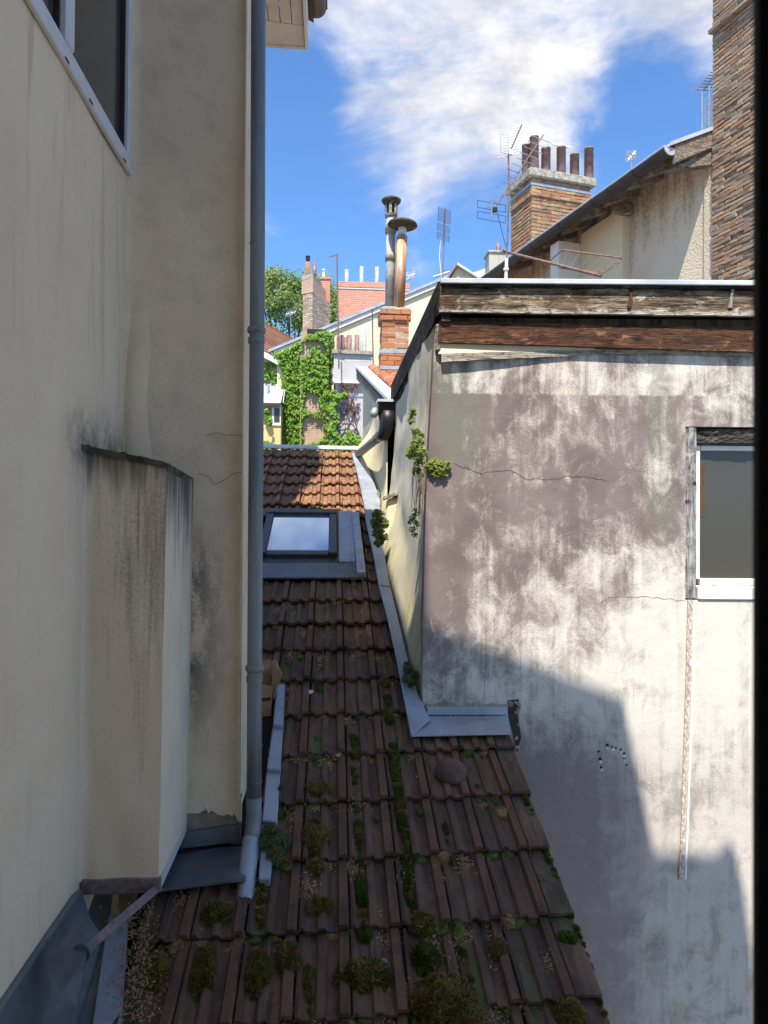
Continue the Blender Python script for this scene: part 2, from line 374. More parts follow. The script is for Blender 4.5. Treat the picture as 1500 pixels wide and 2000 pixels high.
def f_rough(g):
    p = g.pos(); x, y, z = g.xyz(p)
    st = g.noise(g.vec(p, (4, 4, 0.8)), 1.6, 5, 0.62, 0.4); gr = g.noise(p, 24, 4, 0.75); b = g.noise(p, 2.5, 4)
    c = g.mix(g.sstep(b, 0.35, 0.65), (0.70, 0.60, 0.45), (0.76, 0.66, 0.50))
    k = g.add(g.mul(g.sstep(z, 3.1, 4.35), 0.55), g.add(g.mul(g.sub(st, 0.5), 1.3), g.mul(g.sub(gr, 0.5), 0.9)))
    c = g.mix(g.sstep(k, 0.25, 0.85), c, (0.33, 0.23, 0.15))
    return {'Base Color': c, 'Normal': g.bump(g.noise(p, 30, 3, 0.75), 1.0, 0.02)}
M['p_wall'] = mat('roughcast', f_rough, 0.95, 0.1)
M['white_render'] = mat('white_render', f_stucco((0.75, 0.72, 0.66), (0.5, 0.46, 0.4), (0.8, 0.78, 0.74), 60, 0.2, 0.3))
M['white_facade'] = mat('white_facade', f_stucco((0.86, 0.80, 0.70), (0.7, 0.62, 0.5), (0.88, 0.83, 0.74), 60, 0.2, 0.15))
M['grey_render'] = mat('grey_render', f_stucco((0.42, 0.41, 0.36), (0.25, 0.25, 0.22), (0.5, 0.49, 0.43), 40, 0.3, 0.4))

def f_zinc(base, lightc, spots=0.3, oxk=0.45):
    def f(g):
        p = g.pos()
        a = g.noise(p, 3.5, 6, 0.6, 0.6); b = g.noise(p, 22, 5, 0.6); s_ = g.noise(p, 120, 3)
        c = g.mix(g.sstep(a, 0.3, 0.7), base, lightc)
        c = g.mix(g.mul(g.sstep(b, 0.52, 0.75), spots), c, (0.10, 0.10, 0.10))
        ox = g.sstep(g.noise(g.vec(p, (1, 1, 1), (5, 2, 7)), 9, 6, 0.7, 1.0), 0.56, 0.74)
        c = g.mix(g.mul(ox, oxk), c, (0.62, 0.63, 0.63))
        r = g.sstep(a, 0.2, 0.8, 0.42, 0.68)
        return {'Base Color': c, 'Roughness': r, 'Normal': g.bump(g.add(g.mul(s_, 0.2), g.noise(p, 6, 3)), 0.22, 0.012)}
    return f
M['zinc'] = mat('zinc', f_zinc((0.30, 0.34, 0.39), (0.42, 0.46, 0.51)), metal=0.35, spec=0.4)
M['zinc_pale'] = mat('pale_zinc', f_zinc((0.50, 0.54, 0.58), (0.64, 0.67, 0.70), 0.15), metal=0.3, spec=0.4)
M['zinc_dark'] = mat('old_dark_zinc', f_zinc((0.10, 0.115, 0.13), (0.19, 0.21, 0.235), 0.6, 0.08), metal=0.35, spec=0.4)
M['zinc_green'] = mat('dirty_zinc', f_zinc((0.15, 0.155, 0.14), (0.24, 0.25, 0.22), 0.6, 0.08), metal=0.2, spec=0.3)
def f_pipe(g):
    p = g.pos(); a = g.noise(g.vec(p, (8, 8, 0.8)), 2.0, 6, 0.6, 0.3); b = g.noise(p, 30, 5)
    c = g.mix(g.sstep(a, 0.3, 0.7), (0.15, 0.165, 0.17), (0.25, 0.265, 0.27))
    c = g.mix(g.mul(g.sstep(b, 0.55, 0.8), 0.35), c, (0.30, 0.26, 0.2))
    return {'Base Color': c, 'Normal': g.bump(a, 0.15, 0.006)}
M['pipe'] = mat('weathered_zinc_pipe', f_pipe, 0.5, 0.4, 0.15)
def plain(col, var=0.15, sc=20, rough=0.6, metal=0.0, spec=0.3, bmp=0.2):
    def f(g):
        p = g.pos(); a = g.noise(p, sc, 5, 0.6); k = tuple(c_ * (1 - var) for c_ in col); l = tuple(min(1, c_ * (1 + var)) for c_ in col)
        return {'Base Color': g.mix(g.sstep(a, 0.3, 0.7), k, l), 'Normal': g.bump(g.noise(p, sc * 6, 3), bmp, 0.003)}
    return f
def PM(name, col, rough=0.6, metal=0.0, spec=0.3, var=0.15, sc=20, bmp=0.2):
    M[name] = mat(name, plain(col, var, sc, rough, metal, spec, bmp), rough, spec, metal); return M[name]
PM('white_paint', (0.80, 0.79, 0.76), 0.45, 0, 0.4, 0.05); PM('white_pvc', (0.62, 0.63, 0.65), 0.4, 0, 0.4, 0.05)
PM('frame_dark', (0.016, 0.012, 0.011), 0.55, 0, 0.3, 0.3, 40); PM('room', (0.6, 0.52, 0.42), 0.9)
PM('black_pvc', (0.018, 0.018, 0.02), 0.4, 0, 0.4, 0.3); PM('skylight_grey', (0.055, 0.058, 0.062), 0.45, 0.3, 0.4, 0.25)
PM('brown_metal', (0.20, 0.155, 0.15), 0.6, 0.1, 0.3, 0.25, 30); PM('antenna', (0.42, 0.44, 0.46), 0.4, 0.7, 0.4, 0.2); PM('dark_antenna', (0.09, 0.08, 0.08), 0.5, 0.4, 0.4, 0.3)
PM('rusty_mast', (0.22, 0.15, 0.12), 0.7, 0.3, 0.3, 0.4, 30)
PM('pot_brown', (0.24, 0.145, 0.13), 0.5, 0, 0.4, 0.35, 9); PM('pot_grey', (0.42, 0.44, 0.41), 0.8, 0, 0.2, 0.25, 9); PM('pot_orange', (0.40, 0.17, 0.08), 0.8, 0, 0.2, 0.3, 12)
PM('cement', (0.34, 0.32, 0.27), 0.95, 0, 0.1, 0.4, 14, 0.7); PM('mortar', (0.40, 0.34, 0.26), 0.95, 0, 0.1, 0.3, 30, 0.6); PM('old_mortar', (0.32, 0.26, 0.20), 0.95, 0, 0.1, 0.5, 16, 0.8)
PM('mossy_cement', (0.085, 0.08, 0.06), 0.95, 0, 0.1, 0.5, 18, 0.8)
PM('cardboard', (0.40, 0.27, 0.16), 0.85, 0, 0.2, 0.12, 8); PM('tape', (0.05, 0.035, 0.03), 0.4)
PM('gutter_dark', (0.045, 0.043, 0.045), 0.5, 0.1, 0.4, 0.25, 6); PM('gutter_brown', (0.11, 0.09, 0.085), 0.45, 0.2, 0.4, 0.2, 8)
PM('soffit', (0.66, 0.57, 0.45), 0.7, 0, 0.3, 0.12, 5); PM('deck', (0.03, 0.025, 0.022), 0.95); PM('crack', (0.05, 0.045, 0.045), 1.0)
PM('chip', (0.62, 0.60, 0.56), 0.95); PM('ground', (0.16, 0.15, 0.14), 0.95, 0, 0.1, 0.3, 0.6)
PM('bark', (0.14, 0.11, 0.08), 0.95, 0, 0.1, 0.4, 12, 0.8); PM('twig', (0.15, 0.085, 0.07), 0.9); PM('orange_cloth', (0.5, 0.16, 0.03), 0.9)
PM('interior', (0.34, 0.31, 0.27), 0.9); PM('red_strip', (0.56, 0.51, 0.45), 0.9, 0, 0.1, 0.35, 60, 0.5); PM('red_zig', (0.45, 0.25, 0.18), 0.9); PM('white_filler', (0.8, 0.8, 0.8), 0.8)
PM('gold', (0.11, 0.055, 0.03), 0.6)
def f_glass(tint, rough=0.06):
    def f(g):
        p = g.pos(); return {'Base Color': tint, 'Roughness': rough, 'Normal': g.bump(g.noise(p, 1.2, 2), 0.03, 0.05)}
    return f
M['pane_dark'] = mat('dark_pane', f_glass((0.06, 0.054, 0.047), 0.18), 0.1, 0.5)
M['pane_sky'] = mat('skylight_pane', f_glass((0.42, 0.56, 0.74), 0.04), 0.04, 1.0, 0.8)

def f_wood(c0, c1, c2, edge=None, ax=(1.2, 30, 30), orange=0.0):
    def f(g):
        p = g.pos(); x, y, z = g.xyz(p)
        q = g.vec(p, ax)
        gr = g.noise(q, 1.3, 8, 0.65, 0.9); fine = g.noise(g.vec(p, tuple(a * 3.2 for a in ax)), 1.6, 5, 0.6, 0.3); pa = g.noise(g.vec(p, (1.6, 1.6, 6)), 1.7, 5, 0.6, 0.6)
        c = g.mix(g.sstep(gr, 0.32, 0.66), c0, c1)
        c = g.mix(g.mul(g.sstep(pa, 0.45, 0.68), 0.8), c, c2)
        if edge is not None:                  # paler washed lower edge of the board
            zz, wd, ec = edge
            e = g.sstep(g.add(z, g.mul(g.sub(g.noise(g.vec(p, (3, 3, 6)), 1.4, 5, 0.6, 0.5), 0.5), wd * 3.0)), zz + wd, zz)
            c = g.mix(g.mul(e, 0.85), c, ec)
        c = g.mix(g.mul(g.sstep(fine, 0.50, 0.66), 0.7), c, tuple(a * 0.25 for a in c0))
        ln = g.noise(g.vec(p, tuple(a * 2.1 if a < 5 else a * 1.6 for a in ax), (3.3, 1.2, 0.4)), 1.0, 3, 0.5, 1.6)
        c = g.mix(g.mul(g.sstep(g.math('ABSOLUTE', g.sub(ln, 0.5)), 0.022, 0.004), 0.85), c, (0.012, 0.010, 0.009))     # drying cracks
        bl2 = g.noise(g.vec(p, (5, 5, 11), (1, 7, 2)), 1.6, 6, 0.72, 0.8)
        c = g.mix(g.mul(g.sstep(bl2, 0.55, 0.68), 0.75), c, tuple(min(0.6, a * 1.9 + 0.05) for a in c1)); c = g.mix(g.mul(g.sstep(bl2, 0.46, 0.34), 0.8), c, tuple(a * 0.4 for a in c0))
        kv = g.voro(g.vec(p, (3.1, 3.1, 7.0), (0.3, 0.2, 0.45)), 1.0); c = g.mix(g.mul(g.sstep(kv, 0.15, 0.05), 0.9), c, (0.02, 0.014, 0.011))      # knots
        return {'Base Color': c, 'Normal': g.bump(g.noise(g.vec(p, tuple(a * 3.2 for a in ax)), 1.6, 3, 0.6, 0.3), 0.7, 0.008)}
    return f
M['old_beam'] = mat('old_beam', f_wood((0.15, 0.125, 0.105), (0.36, 0.32, 0.27), (0.24, 0.15, 0.09)), 0.9, 0.1)
M['dark_wood'] = mat('black_weathered_wood', f_wood((0.02, 0.017, 0.015), (0.065, 0.055, 0.05), (0.03, 0.025, 0.022), None, (30, 1.2, 30)), 0.9, 0.1)
M['grey_wood'] = mat('grey_weathered_wood', f_wood((0.20, 0.20, 0.195), (0.48, 0.48, 0.47), (0.34, 0.33, 0.31), None, (30, 30, 1.2)), 0.9, 0.1)

def f_tile(g):                                # old interlocking clay tile: grime, lichen, algae
    p = g.pos(); o = g.opos(); r = g.rnd()
    a = g.noise(p, 5, 6, 0.65, 0.4); b = g.noise(p, 24, 6, 0.7); s_ = g.noise(p, 110, 4, 0.7)
    st = g.noise(g.vec(p, (26, 2.6, 2.6)), 1.3, 6, 0.6, 0.4)
    c = g.ramp(r, [(0.0, (0.135, 0.082, 0.056)), (0.35, (0.18, 0.098, 0.062)), (0.7, (0.215, 0.120, 0.076)), (1.0, (0.15, 0.095, 0.066))])
    c = g.mix(g.mul(g.sstep(st, 0.42, 0.68), 0.75), c, (0.056, 0.043, 0.032))
    c = g.mix(g.mul(g.sstep(a, 0.42, 0.70), 0.7), c, (0.064, 0.050, 0.037))
    ox, oy, oz = g.xyz(o)
    rib = g.mul(g.sstep(ox, 0.160, 0.167), g.sstep(ox, 0.201, 0.197))
    c = g.mix(g.mul(rib, g.sstep(a, 0.62, 0.38, 0.05, 0.55)), c, (0.19, 0.090, 0.056))      # worn redder rib
    alg = g.mul(g.sstep(g.add(g.noise(p, 3.2, 5, 0.6, 0.5), g.mul(st, 0.35)), 0.66, 0.82), g.sstep(g.math('ABSOLUTE', g.sub(ox, 0.055)), 0.04, 0.015))
    c = g.mix(g.mul(alg, 0.7), c, (0.115, 0.135, 0.05))
    li = g.mul(g.sstep(b, 0.60, 0.72), g.sstep(g.noise(p, 2.2, 3), 0.42, 0.62))
    c = g.mix(g.mul(li, 0.45), c, (0.33, 0.25, 0.12))
    c = g.mix(g.mul(g.sstep(s_, 0.66, 0.74), 0.5), c, (0.28, 0.26, 0.2))
    px_, py_, pz_ = g.xyz(p)
    och = g.mul(g.sstep(py_, 6.6, 7.6), g.sstep(g.add(g.noise(p, 9, 4, 0.65), g.mul(b, 0.3)), 0.66, 0.80))     # ochre lichen, on the upper courses only
    c = g.mix(g.mul(g.sstep(py_, 6.4, 7.4), 0.45), c, (0.33, 0.15, 0.09)); c = g.mix(g.mul(och, 0.6), c, (0.42, 0.28, 0.11))
    n = g.bump(g.noise(p, 70, 3, 0.75), 0.6, 0.005)
    return {'Base Color': c, 'Normal': n}
M['tile'] = mat('old_clay_tile', f_tile, 0.85, 0.25)
def f_stonecap(g):
    p = g.pos(); a = g.noise(p, 14, 6, 0.65, 0.3); s_ = g.noise(p, 130, 4, 0.7)
    c = g.mix(g.sstep(a, 0.35, 0.7), (0.17, 0.105, 0.07), (0.085, 0.068, 0.055))
    c = g.mix(g.mul(g.sstep(s_, 0.6, 0.75), 0.5), c, (0.25, 0.2, 0.14))
    return {'Base Color': c, 'Normal': g.bump(g.add(a, s_), 0.6, 0.006)}
M['clay_cap'] = mat('clay_cap', f_stonecap, 0.9, 0.2)
def f_brick(cols, grime=(0.09, 0.075, 0.06), gk=0.6):
    def f(g):
        p = g.pos(); r = g.rnd(); a = g.noise(p, 7, 6, 0.65, 0.3); s_ = g.noise(p, 90, 4, 0.7); big = g.noise(p, 1.7, 4, 0.6)
        n_ = len(cols); c = g.ramp(r, [(i / (n_ - 1), cc) for i, cc in enumerate(cols)])
        c = g.mix(g.mul(g.sstep(g.add(g.mul(a, 0.5), g.mul(big, 0.6)), 0.5, 0.75), gk), c, grime)
        c = g.mix(g.mul(g.sstep(s_, 0.58, 0.74), 0.35), c, (0.45, 0.37, 0.28))
        return {'Base Color': c, 'Normal': g.bump(g.noise(p, 60, 3, 0.7), 0.7, 0.008)}
    return f
M['brick_orange'] = mat('orange_brick', f_brick([(0.42, 0.17, 0.085), (0.50, 0.22, 0.11), (0.36, 0.14, 0.08), (0.46, 0.27, 0.16)], gk=0.35), 0.9, 0.15)
M['brick_old'] = mat('sooty_brick', f_brick([(0.36, 0.235, 0.14), (0.40, 0.19, 0.10), (0.22, 0.15, 0.10), (0.44, 0.30, 0.18), (0.29, 0.195, 0.12)], gk=0.75), 0.9, 0.15)
M['brick_rubble'] = mat('crumbling_brick', f_brick([(0.36, 0.275, 0.19), (0.27, 0.205, 0.15), (0.37, 0.20, 0.12), (0.42, 0.335, 0.245), (0.24, 0.185, 0.14), (0.38, 0.29, 0.20)], (0.26, 0.21, 0.16), 0.4), 0.95, 0.1)
def f_fbrick(c1, c2, mo, sc, mk=0.5, rot=(rad(90), 0, 0), bw=0.22, rh=0.075):   # far masonry: bricks of 3 pixels
    def f(g):
        p = g.pos(); nd = g.n('ShaderNodeTexBrick'); g.put(nd.inputs['Vector'], g.vec(p, (1, 1, 1), (0, 0, 0), rot))
        nd.inputs['Scale'].default_value = sc; nd.inputs['Brick Width'].default_value = bw; nd.inputs['Row Height'].default_value = rh; nd.inputs['Mortar Size'].default_value = 0.012
        nd.inputs['Color1'].default_value = (*c1, 1); nd.inputs['Color2'].default_value = (*c2, 1); nd.inputs['Mortar'].default_value = (*mo, 1)
        a = g.noise(p, 5, 6, 0.65)
        c = g.mix(g.mul(g.sstep(a, 0.45, 0.75), mk), nd.outputs[0], tuple(x * 0.45 for x in c1))
        return {'Base Color': c, 'Normal': g.bump(g.math('MULTIPLY', nd.outputs[1], -1.0), 0.6, 0.012)}
    return f
M['far_red'] = mat('far_red_brick', f_fbrick((0.52, 0.20, 0.13), (0.58, 0.25, 0.17), (0.55, 0.38, 0.30), 1.0, 0.2), 0.9, 0.1)
M['far_tan'] = mat('far_tan_brick', f_fbrick((0.46, 0.29, 0.20), (0.52, 0.35, 0.25), (0.50, 0.42, 0.34), 1.0, 0.35), 0.9, 0.1)
M['far_rubble'] = mat('far_rubble', f_fbrick((0.34, 0.25, 0.18), (0.60, 0.50, 0.40), (0.24, 0.20, 0.16), 1.0, 0.75), 0.9, 0.1)
def f_leaf(c0, c1, c2):
    def f(g):
        p = g.pos(); a = g.noise(p, 9, 3); b = g.noise(p, 1.5, 3)
        c = g.mix(g.sstep(a, 0.35, 0.65), c0, c1); c = g.mix(g.mul(g.sstep(b, 0.45, 0.7), 0.6), c, c2)
        return {'Base Color': c, 'Subsurface Weight': 0.0}
    return f
def leafmat(name, c0, c1, c2, tr=0.35):
    m = bpy.data.materials.new(name); m.use_nodes = True; t = m.node_tree; t.nodes.clear(); g = NT(t)
    p = g.pos(); a = g.noise(p, 11, 3); b = g.noise(p, 1.7, 3)
    c = g.mix(g.sstep(a, 0.35, 0.65), c0, c1); c = g.mix(g.mul(g.sstep(b, 0.45, 0.7), 0.6), c, c2)
    bs = g.n('ShaderNodeBsdfPrincipled'); bs.inputs['Roughness'].default_value = 0.5; bs.inputs['Specular IOR Level'].default_value = 0.35; g.put(bs.inputs['Base Color'], c)
    tl = g.n('ShaderNodeBsdfTranslucent'); g.put(tl.inputs[0], g.mix(1.0, c, (1.2, 1.3, 0.6), 'MULTIPLY'))
    mx = g.n('ShaderNodeMixShader'); mx.inputs[0].default_value = tr; t.links.new(bs.outputs[0], mx.inputs[1]); t.links.new(tl.outputs[0], mx.inputs[2])
    o = g.n('ShaderNodeOutputMaterial'); t.links.new(mx.outputs[0], o.inputs[0]); M[name] = m; return m
leafmat('ivy_leaf', (0.14, 0.27, 0.03), (0.22, 0.38, 0.05), (0.30, 0.45, 0.09))
leafmat('tree_leaf', (0.15, 0.23, 0.065), (0.24, 0.33, 0.11), (0.31, 0.38, 0.15))
leafmat('weed_leaf', (0.13, 0.21, 0.03), (0.23, 0.31, 0.05), (0.33, 0.33, 0.08))
leafmat('sedum_leaf', (0.095, 0.13, 0.045), (0.15, 0.185, 0.065), (0.12, 0.15, 0.045))
leafmat('red_leaf', (0.20, 0.09, 0.07), (0.27, 0.12, 0.09), (0.18, 0.14, 0.06))
leafmat('moss_green', (0.045, 0.075, 0.006), (0.10, 0.145, 0.012), (0.075, 0.10, 0.010), 0.1)
leafmat('moss_brown', (0.24, 0.135, 0.045), (0.36, 0.21, 0.08), (0.15, 0.11, 0.03), 0.1)
leafmat('husk', (0.42, 0.26, 0.13), (0.54, 0.35, 0.19), (0.26, 0.15, 0.08), 0.2)
PM('dry_stem', (0.20, 0.14, 0.09), 0.9)
# ------------------------------------------------------------------ setting
g_ = MB().aab(-150, 150, -60, 240, -9.3, -9.0).build('ground', M['ground']); g_['kind'] = 'structure'
g_['label'] = 'grey courtyard ground below the houses'

# tiled roof frame: s = distance up the slope, h = height over the slope
TH = math.atan(0.39); CT, ST = math.cos(TH), math.sin(TH); ROW = 0.35; TW = 0.205; RS = 0.06
def R(x, s, h=0.0):
    return V((x, 2.6 + s * CT - ST * h + RS * (x - 0.1), -1.78 + s * ST + CT * h))
RN = V((0, -ST, CT)); RD = V((0, CT, ST))
RP0 = R(0.1, 0, 0)
_e = (V((1, RS, 0))).normalized(); RNS = _e.cross(RD).normalized()     # normal of the slightly skewed slope
def onroof(px, py, h=0.0): return onp(px, py, RP0 + RNS * h, RNS)

# ------------------------------------------------------------------ the house the view is taken from
nh = thing('near_house', (0, 0, -9), 'house the view is taken from, only its dark window jamb showing down the right edge', 'house')
FY = 0.50                                     # outer face of its front wall
_w = V((math.cos(rad(4.1)), -math.sin(rad(4.1)), 0)); _n = V((_w.y, -_w.x, 0)); _c0 = at(827, 1390, 4.25)
def roofline(px, py):                         # roof outline of this house, read back along the sun from its shadow on the wall opposite
    p_ = onp(px, py, _c0, _n); k_ = (p_.y - FY) / SD.y; q_ = p_ - SD * k_; return (q_.x, q_.z)
_p = [roofline(*a_) for a_ in ((826, 1212), (1215, 1360), (1277, 1664), (1395, 1668), (1428, 1640), (1452, 1730))]
prof = [(-4.0, 8.4), (-1.0, 8.3), (-0.96, _p[0][1] + 1.1), (_p[0][0] - 0.06, _p[0][1] + 1.05), (_p[0][0] - 0.03, _p[0][1] + 0.02)] + _p + [(_p[-1][0] + 0.02, -4.0), (1.95, -4.1)]  # unseen left part stepped up to keep sun off left walls and tiles
jx = atX(1474, 1000, 1.0); jY = 0.36; jX = at(1461, 1000, 0.416).x + 0.004
wl = MB()
def wallstrip(x0, x1, z0, tops):
    wl.prism([(x0, FY - 0.3, z0)] + [(x1, FY - 0.3, z0)] + [(x, FY - 0.3, z) for x, z in tops], (0, 0.3, 0))
def topat(x):
    for (a, b), (c, d) in zip(prof, prof[1:]):
        if a <= x <= c: return b + (d - b) * (x - a) / (c - a)
OX0, OX1, OZ0, OZ1 = -0.52, jX + 0.10, -0.62, 0.75
wallstrip(-4.0, OX0, -9, [(OX0, topat(OX0))] + [(a, b) for a, b in reversed(prof) if a < OX0 and a > -4] + [(-4.0, prof[0][1])])
wallstrip(OX1, 1.95, -9, [(1.95, prof[-1][1])] + [(a, b) for a, b in reversed(prof) if OX1 < a < 1.95] + [(OX1, topat(OX1))])
wl.aab(OX0, OX1, FY - 0.3, FY, -9, OZ0)
wallstrip(OX0, OX1, OZ1, [(OX1, topat(OX1))] + [(a, b) for a, b in reversed(prof) if OX0 < a < OX1] + [(OX0, topat(OX0))])
wl.build('wall', M['white_facade'], nh)
MB().aab(-4, 1.6, -6, -5.8, -9, 3.6).aab(-4.2, -4, -6, FY - 0.3, -9, 3.6).aab(1.55, 1.7, -5.8, FY - 0.301, -9, 3.6).build('back_wall', M['left_wall'], nh)
MB().aab(-4.2, 1.7, -6, FY - 0.302, 3.601, 3.75).build('roof', M['zinc_dark'], nh)
MB().aab(-4, 1.549, -5.8, FY - 0.301, -1.45, -1.25).build('floor', M['room'], nh)
MB().aab(-4, 1.549, -5.8, FY - 0.301, 1.4, 1.5).build('ceiling', M['room'], nh)
fr = MB(); fr.aab(jX, OX1, jY - 0.03, jY + 0.04, OZ0, OZ1); fr.aab(jX - 0.004, jX + 0.012, jY + 0.041, jY + 0.055, OZ0, OZ1)
fr.aab(OX0, OX0 + 0.07, jY - 0.03, jY + 0.04, OZ0, OZ1); fr.aab(OX0 + 0.071, jX - 0.001, jY - 0.03, jY + 0.04, OZ1 - 0.07, OZ1); fr.aab(OX0 + 0.071, jX - 0.001, jY - 0.03, jY + 0.04, OZ0, OZ0 + 0.07)
fr.build('window_frame', M['frame_dark'], nh, bevel=0.004)

# ------------------------------------------------------------------ low house with the mossy tiled roof
lh = thing('low_house', R(0, 0, -2), 'low house with a mossy old clay tile roof between two taller walls', 'house')
rf_root = MB()
SR = 21.12 * ROW                              # slope length to the ridge
deck = MB()
def slab(x0, x1, s0, s1, h0=-0.10, h1=-0.03):
    deck.hexa([R(x0, s0, h0), R(x1, s0, h0), R(x1, s1, h0), R(x0, s1, h0)], [R(x0, s0, h1), R(x1, s0, h1), R(x1, s1, h1), R(x0, s1, h1)])
slab(-0.80, 0.97, -1.1, 1.75); slab(-0.40, 0.97, 1.751, 2.2); slab(-2.2, 0.62, 2.201, SR)
roof = deck.build('roof', M['deck'], lh)
MB().aab(-0.86, 0.93, 1.75, 4.3, -9, -2.15).build('wall', M['left_wall'], lh)
MB().aab(-2.2, 0.6, 4.301, 9.3, -9, -1.2).build('rear_wall', M['left_wall'], lh)
MB().hexa([R(-2.2, SR, -0.1), R(0.7, SR, -0.1), R(0.7, SR, -0.1) + V((0, 3, -1.2)), R(-2.2, SR, -0.1) + V((0, 3, -1.2))],
          [R(-2.2, SR, -0.02), R(0.7, SR, -0.02), R(0.7, SR, -0.02) + V((0, 3, -1.2)), R(-2.2, SR, -0.02) + V((0, 3, -1.2))]).build('rear_slope', M['zinc_dark'], lh)
# ridge cap
rc = MB(); rr = []
for k in range(9):
    a = math.pi * k / 8; rr.append((math.cos(a) * 0.055, math.sin(a) * 0.05))
pa, pb = R(-2.2, SR - 0.02, 0.035), R(0.33, SR - 0.02, 0.035)
rc.prism([pa + V((0, u, v)) for u, v in rr], pb - pa); rc.build('ridge_cap', M['zinc_pale'], lh)
# interlocking tiles, one object each
PROF = [(0.0, 0.000), (0.03, 0.015), (0.10, 0.019), (0.145, 0.003), (0.36, 0.002), (0.40, 0.015), (0.46, 0.018), (0.54, 0.016), (0.58, 0.003), (0.77, 0.003), (0.81, 0.024), (0.97, 0.028), (1.0, 0.010)]
def tile_mesh(seed, verge=False):
    rn = random.Random(seed); mb = MB(); L = 0.395; ys = [0.0, 0.02, L]
    pr = [(0.0, 0.004), (0.06, 0.012), (0.5, 0.014), (0.93, 0.013), (1.0, 0.004)] if verge else PROF
    wd = 0.105 if verge else TW - 0.003
    jig = [rn.uniform(-0.004, 0.004) for _ in pr]; tk = 0.024
    rows = []
    for j, y in enumerate(ys):
        row = []
        for i, (u, h) in enumerate(pr):
            lift = 0.046 * (1 - y / L); e = jig[i] if j == 0 else 0
            mb.v.append(V((u * wd, y + e + (-0.004 if j == 0 and 0.15 < u < 0.78 else 0), h + lift - (0.004 if j == 0 else 0)))); row.append(len(mb.v) - 1)
        rows.append(row)
    bot = []
    for i, (u, h) in enumerate(pr):
        mb.v.append(V((u * wd, 0.001 + jig[i], h + 0.046 - tk - 0.002))); bot.append(len(mb.v) - 1)
    for a, b in zip(rows, rows[1:]):
        for i in range(len(pr) - 1): mb.f.append([a[i], a[i + 1], b[i + 1], b[i]])
    for i in range(len(pr) - 1): mb.f.append([bot[i], bot[i + 1], rows[0][i + 1], rows[0][i]])
    k = len(mb.v); mb.v += [V((wd * 0.98, 0.002, -0.075 if verge else -0.01)), V((wd * 0.98, L, -0.085 if verge else -0.02))]
    mb.f.append([rows[0][-1], k, k + 1, rows[2][-1], rows[1][-1]])
    if verge: mb.f.append([bot[-1], bot[-2], k]); mb.f.append([rows[0][-1], bot[-1], k])
    k = len(mb.v); mb.v += [V((0, 0.002, -0.01)), V((0, L, -0.02))]; mb.f.append([rows[0][0], rows[1][0], rows[2][0], k + 1, k])
    me = mesh_of(mb, 'tile_mesh', M['tile'], True); me.set_sharp_from_angle(angle=rad(28)); return me
TM = [tile_mesh(i) for i in range(5)]; VM = [tile_mesh(50 + i, True) for i in range(3)]
RX0 = V((1, RS, 0)).normalized()
def place_tile(name, me, x, s, rng, jit=1.0, sx=1.0):
    ax = V((1, 0, 0)); zz = RN; yy = RD
    m3 = Matrix((ax, yy, zz)).transposed().to_4x4()
    m3 = m3 @ Matrix.Rotation(rng.gauss(0, 0.006) * jit, 4, 'Z') @ Matrix.Rotation(rng.gauss(0, 0.008) * jit, 4, 'X') @ Matrix.Rotation(rng.gauss(0, 0.006) * jit, 4, 'Y')
    p = R(x, s, 0.0 + rng.uniform(-0.002, 0.004)); p.y += rng.uniform(-0.003, 0.003)
    m3.translation = p
    return lobj(name, me, m3 @ Matrix.Diagonal((sx, 1, 1, 1)), roof)
rng = random.Random(3)
XR = 0.905
def side_x(s):                                # where the tiled area stops against the right house
    y = 2.6 + s * CT
    t = (y - 4.2) / (9.5 - 4.2); return 0.47 - 0.19 * max(0, min(1, t))
for n in range(-3, 21):
    s = n * ROW
    for k in range(0, 16):
        x0 = XR - TW * (k + 1); xm = x0 + TW / 2; y = 2.6 + s * CT
        sxl = 1.0; e_ = side_x(s) + 0.06
        if n >= 5 and x0 + TW > e_:
            sxl = (e_ - x0) / TW
            if sxl < 0.22: continue
        if 10 <= n <= 13 and x0 < 0.285 < x0 + TW: sxl = (min(x0 + TW, e_) - 0.285) / TW; x0 = 0.285; xm = 0.5
        if sxl < 0.15: continue
        if n <= 1 and x0 < -0.80: continue
        if n == 2 and x0 < -0.42: continue
        if n in (3, 4) and x0 < -0.42: continue
        if n == 5 and x0 < -0.5: continue
        if n > 5 and x0 < -1.75: continue
        if 10 <= n <= 13 and -0.95 < xm < 0.21: continue
        place_tile('roof_tile', TM[rng.randrange(5)], x0, s, rng, 1.0, sxl)
    if n <= 4: place_tile('verge_tile', VM[rng.randrange(3)], XR, s, rng, 0.6)
# small vent tile near the ridge
vt = R(-0.18, 19.75 * ROW, 0.02)
MB().hexa([vt + V((-.075, 0, .0)), vt + V((.075, 0, .0)), vt + V((.06, .2, .08)), vt + V((-.06, .2, .08))], [vt + V((-.06, 0, .055)), vt + V((.06, 0, .055)), vt + V((.05, .2, .1)), vt + V((-.05, .2, .1))]).build('vent_tile', M['tile'], lh, bevel=0.006)
MB().box(vt + V((0, -0.002, .028)), X1, Y1, Z1, 0.085, 0.006, 0.034).build('vent_slot', M['black_pvc'], lh)

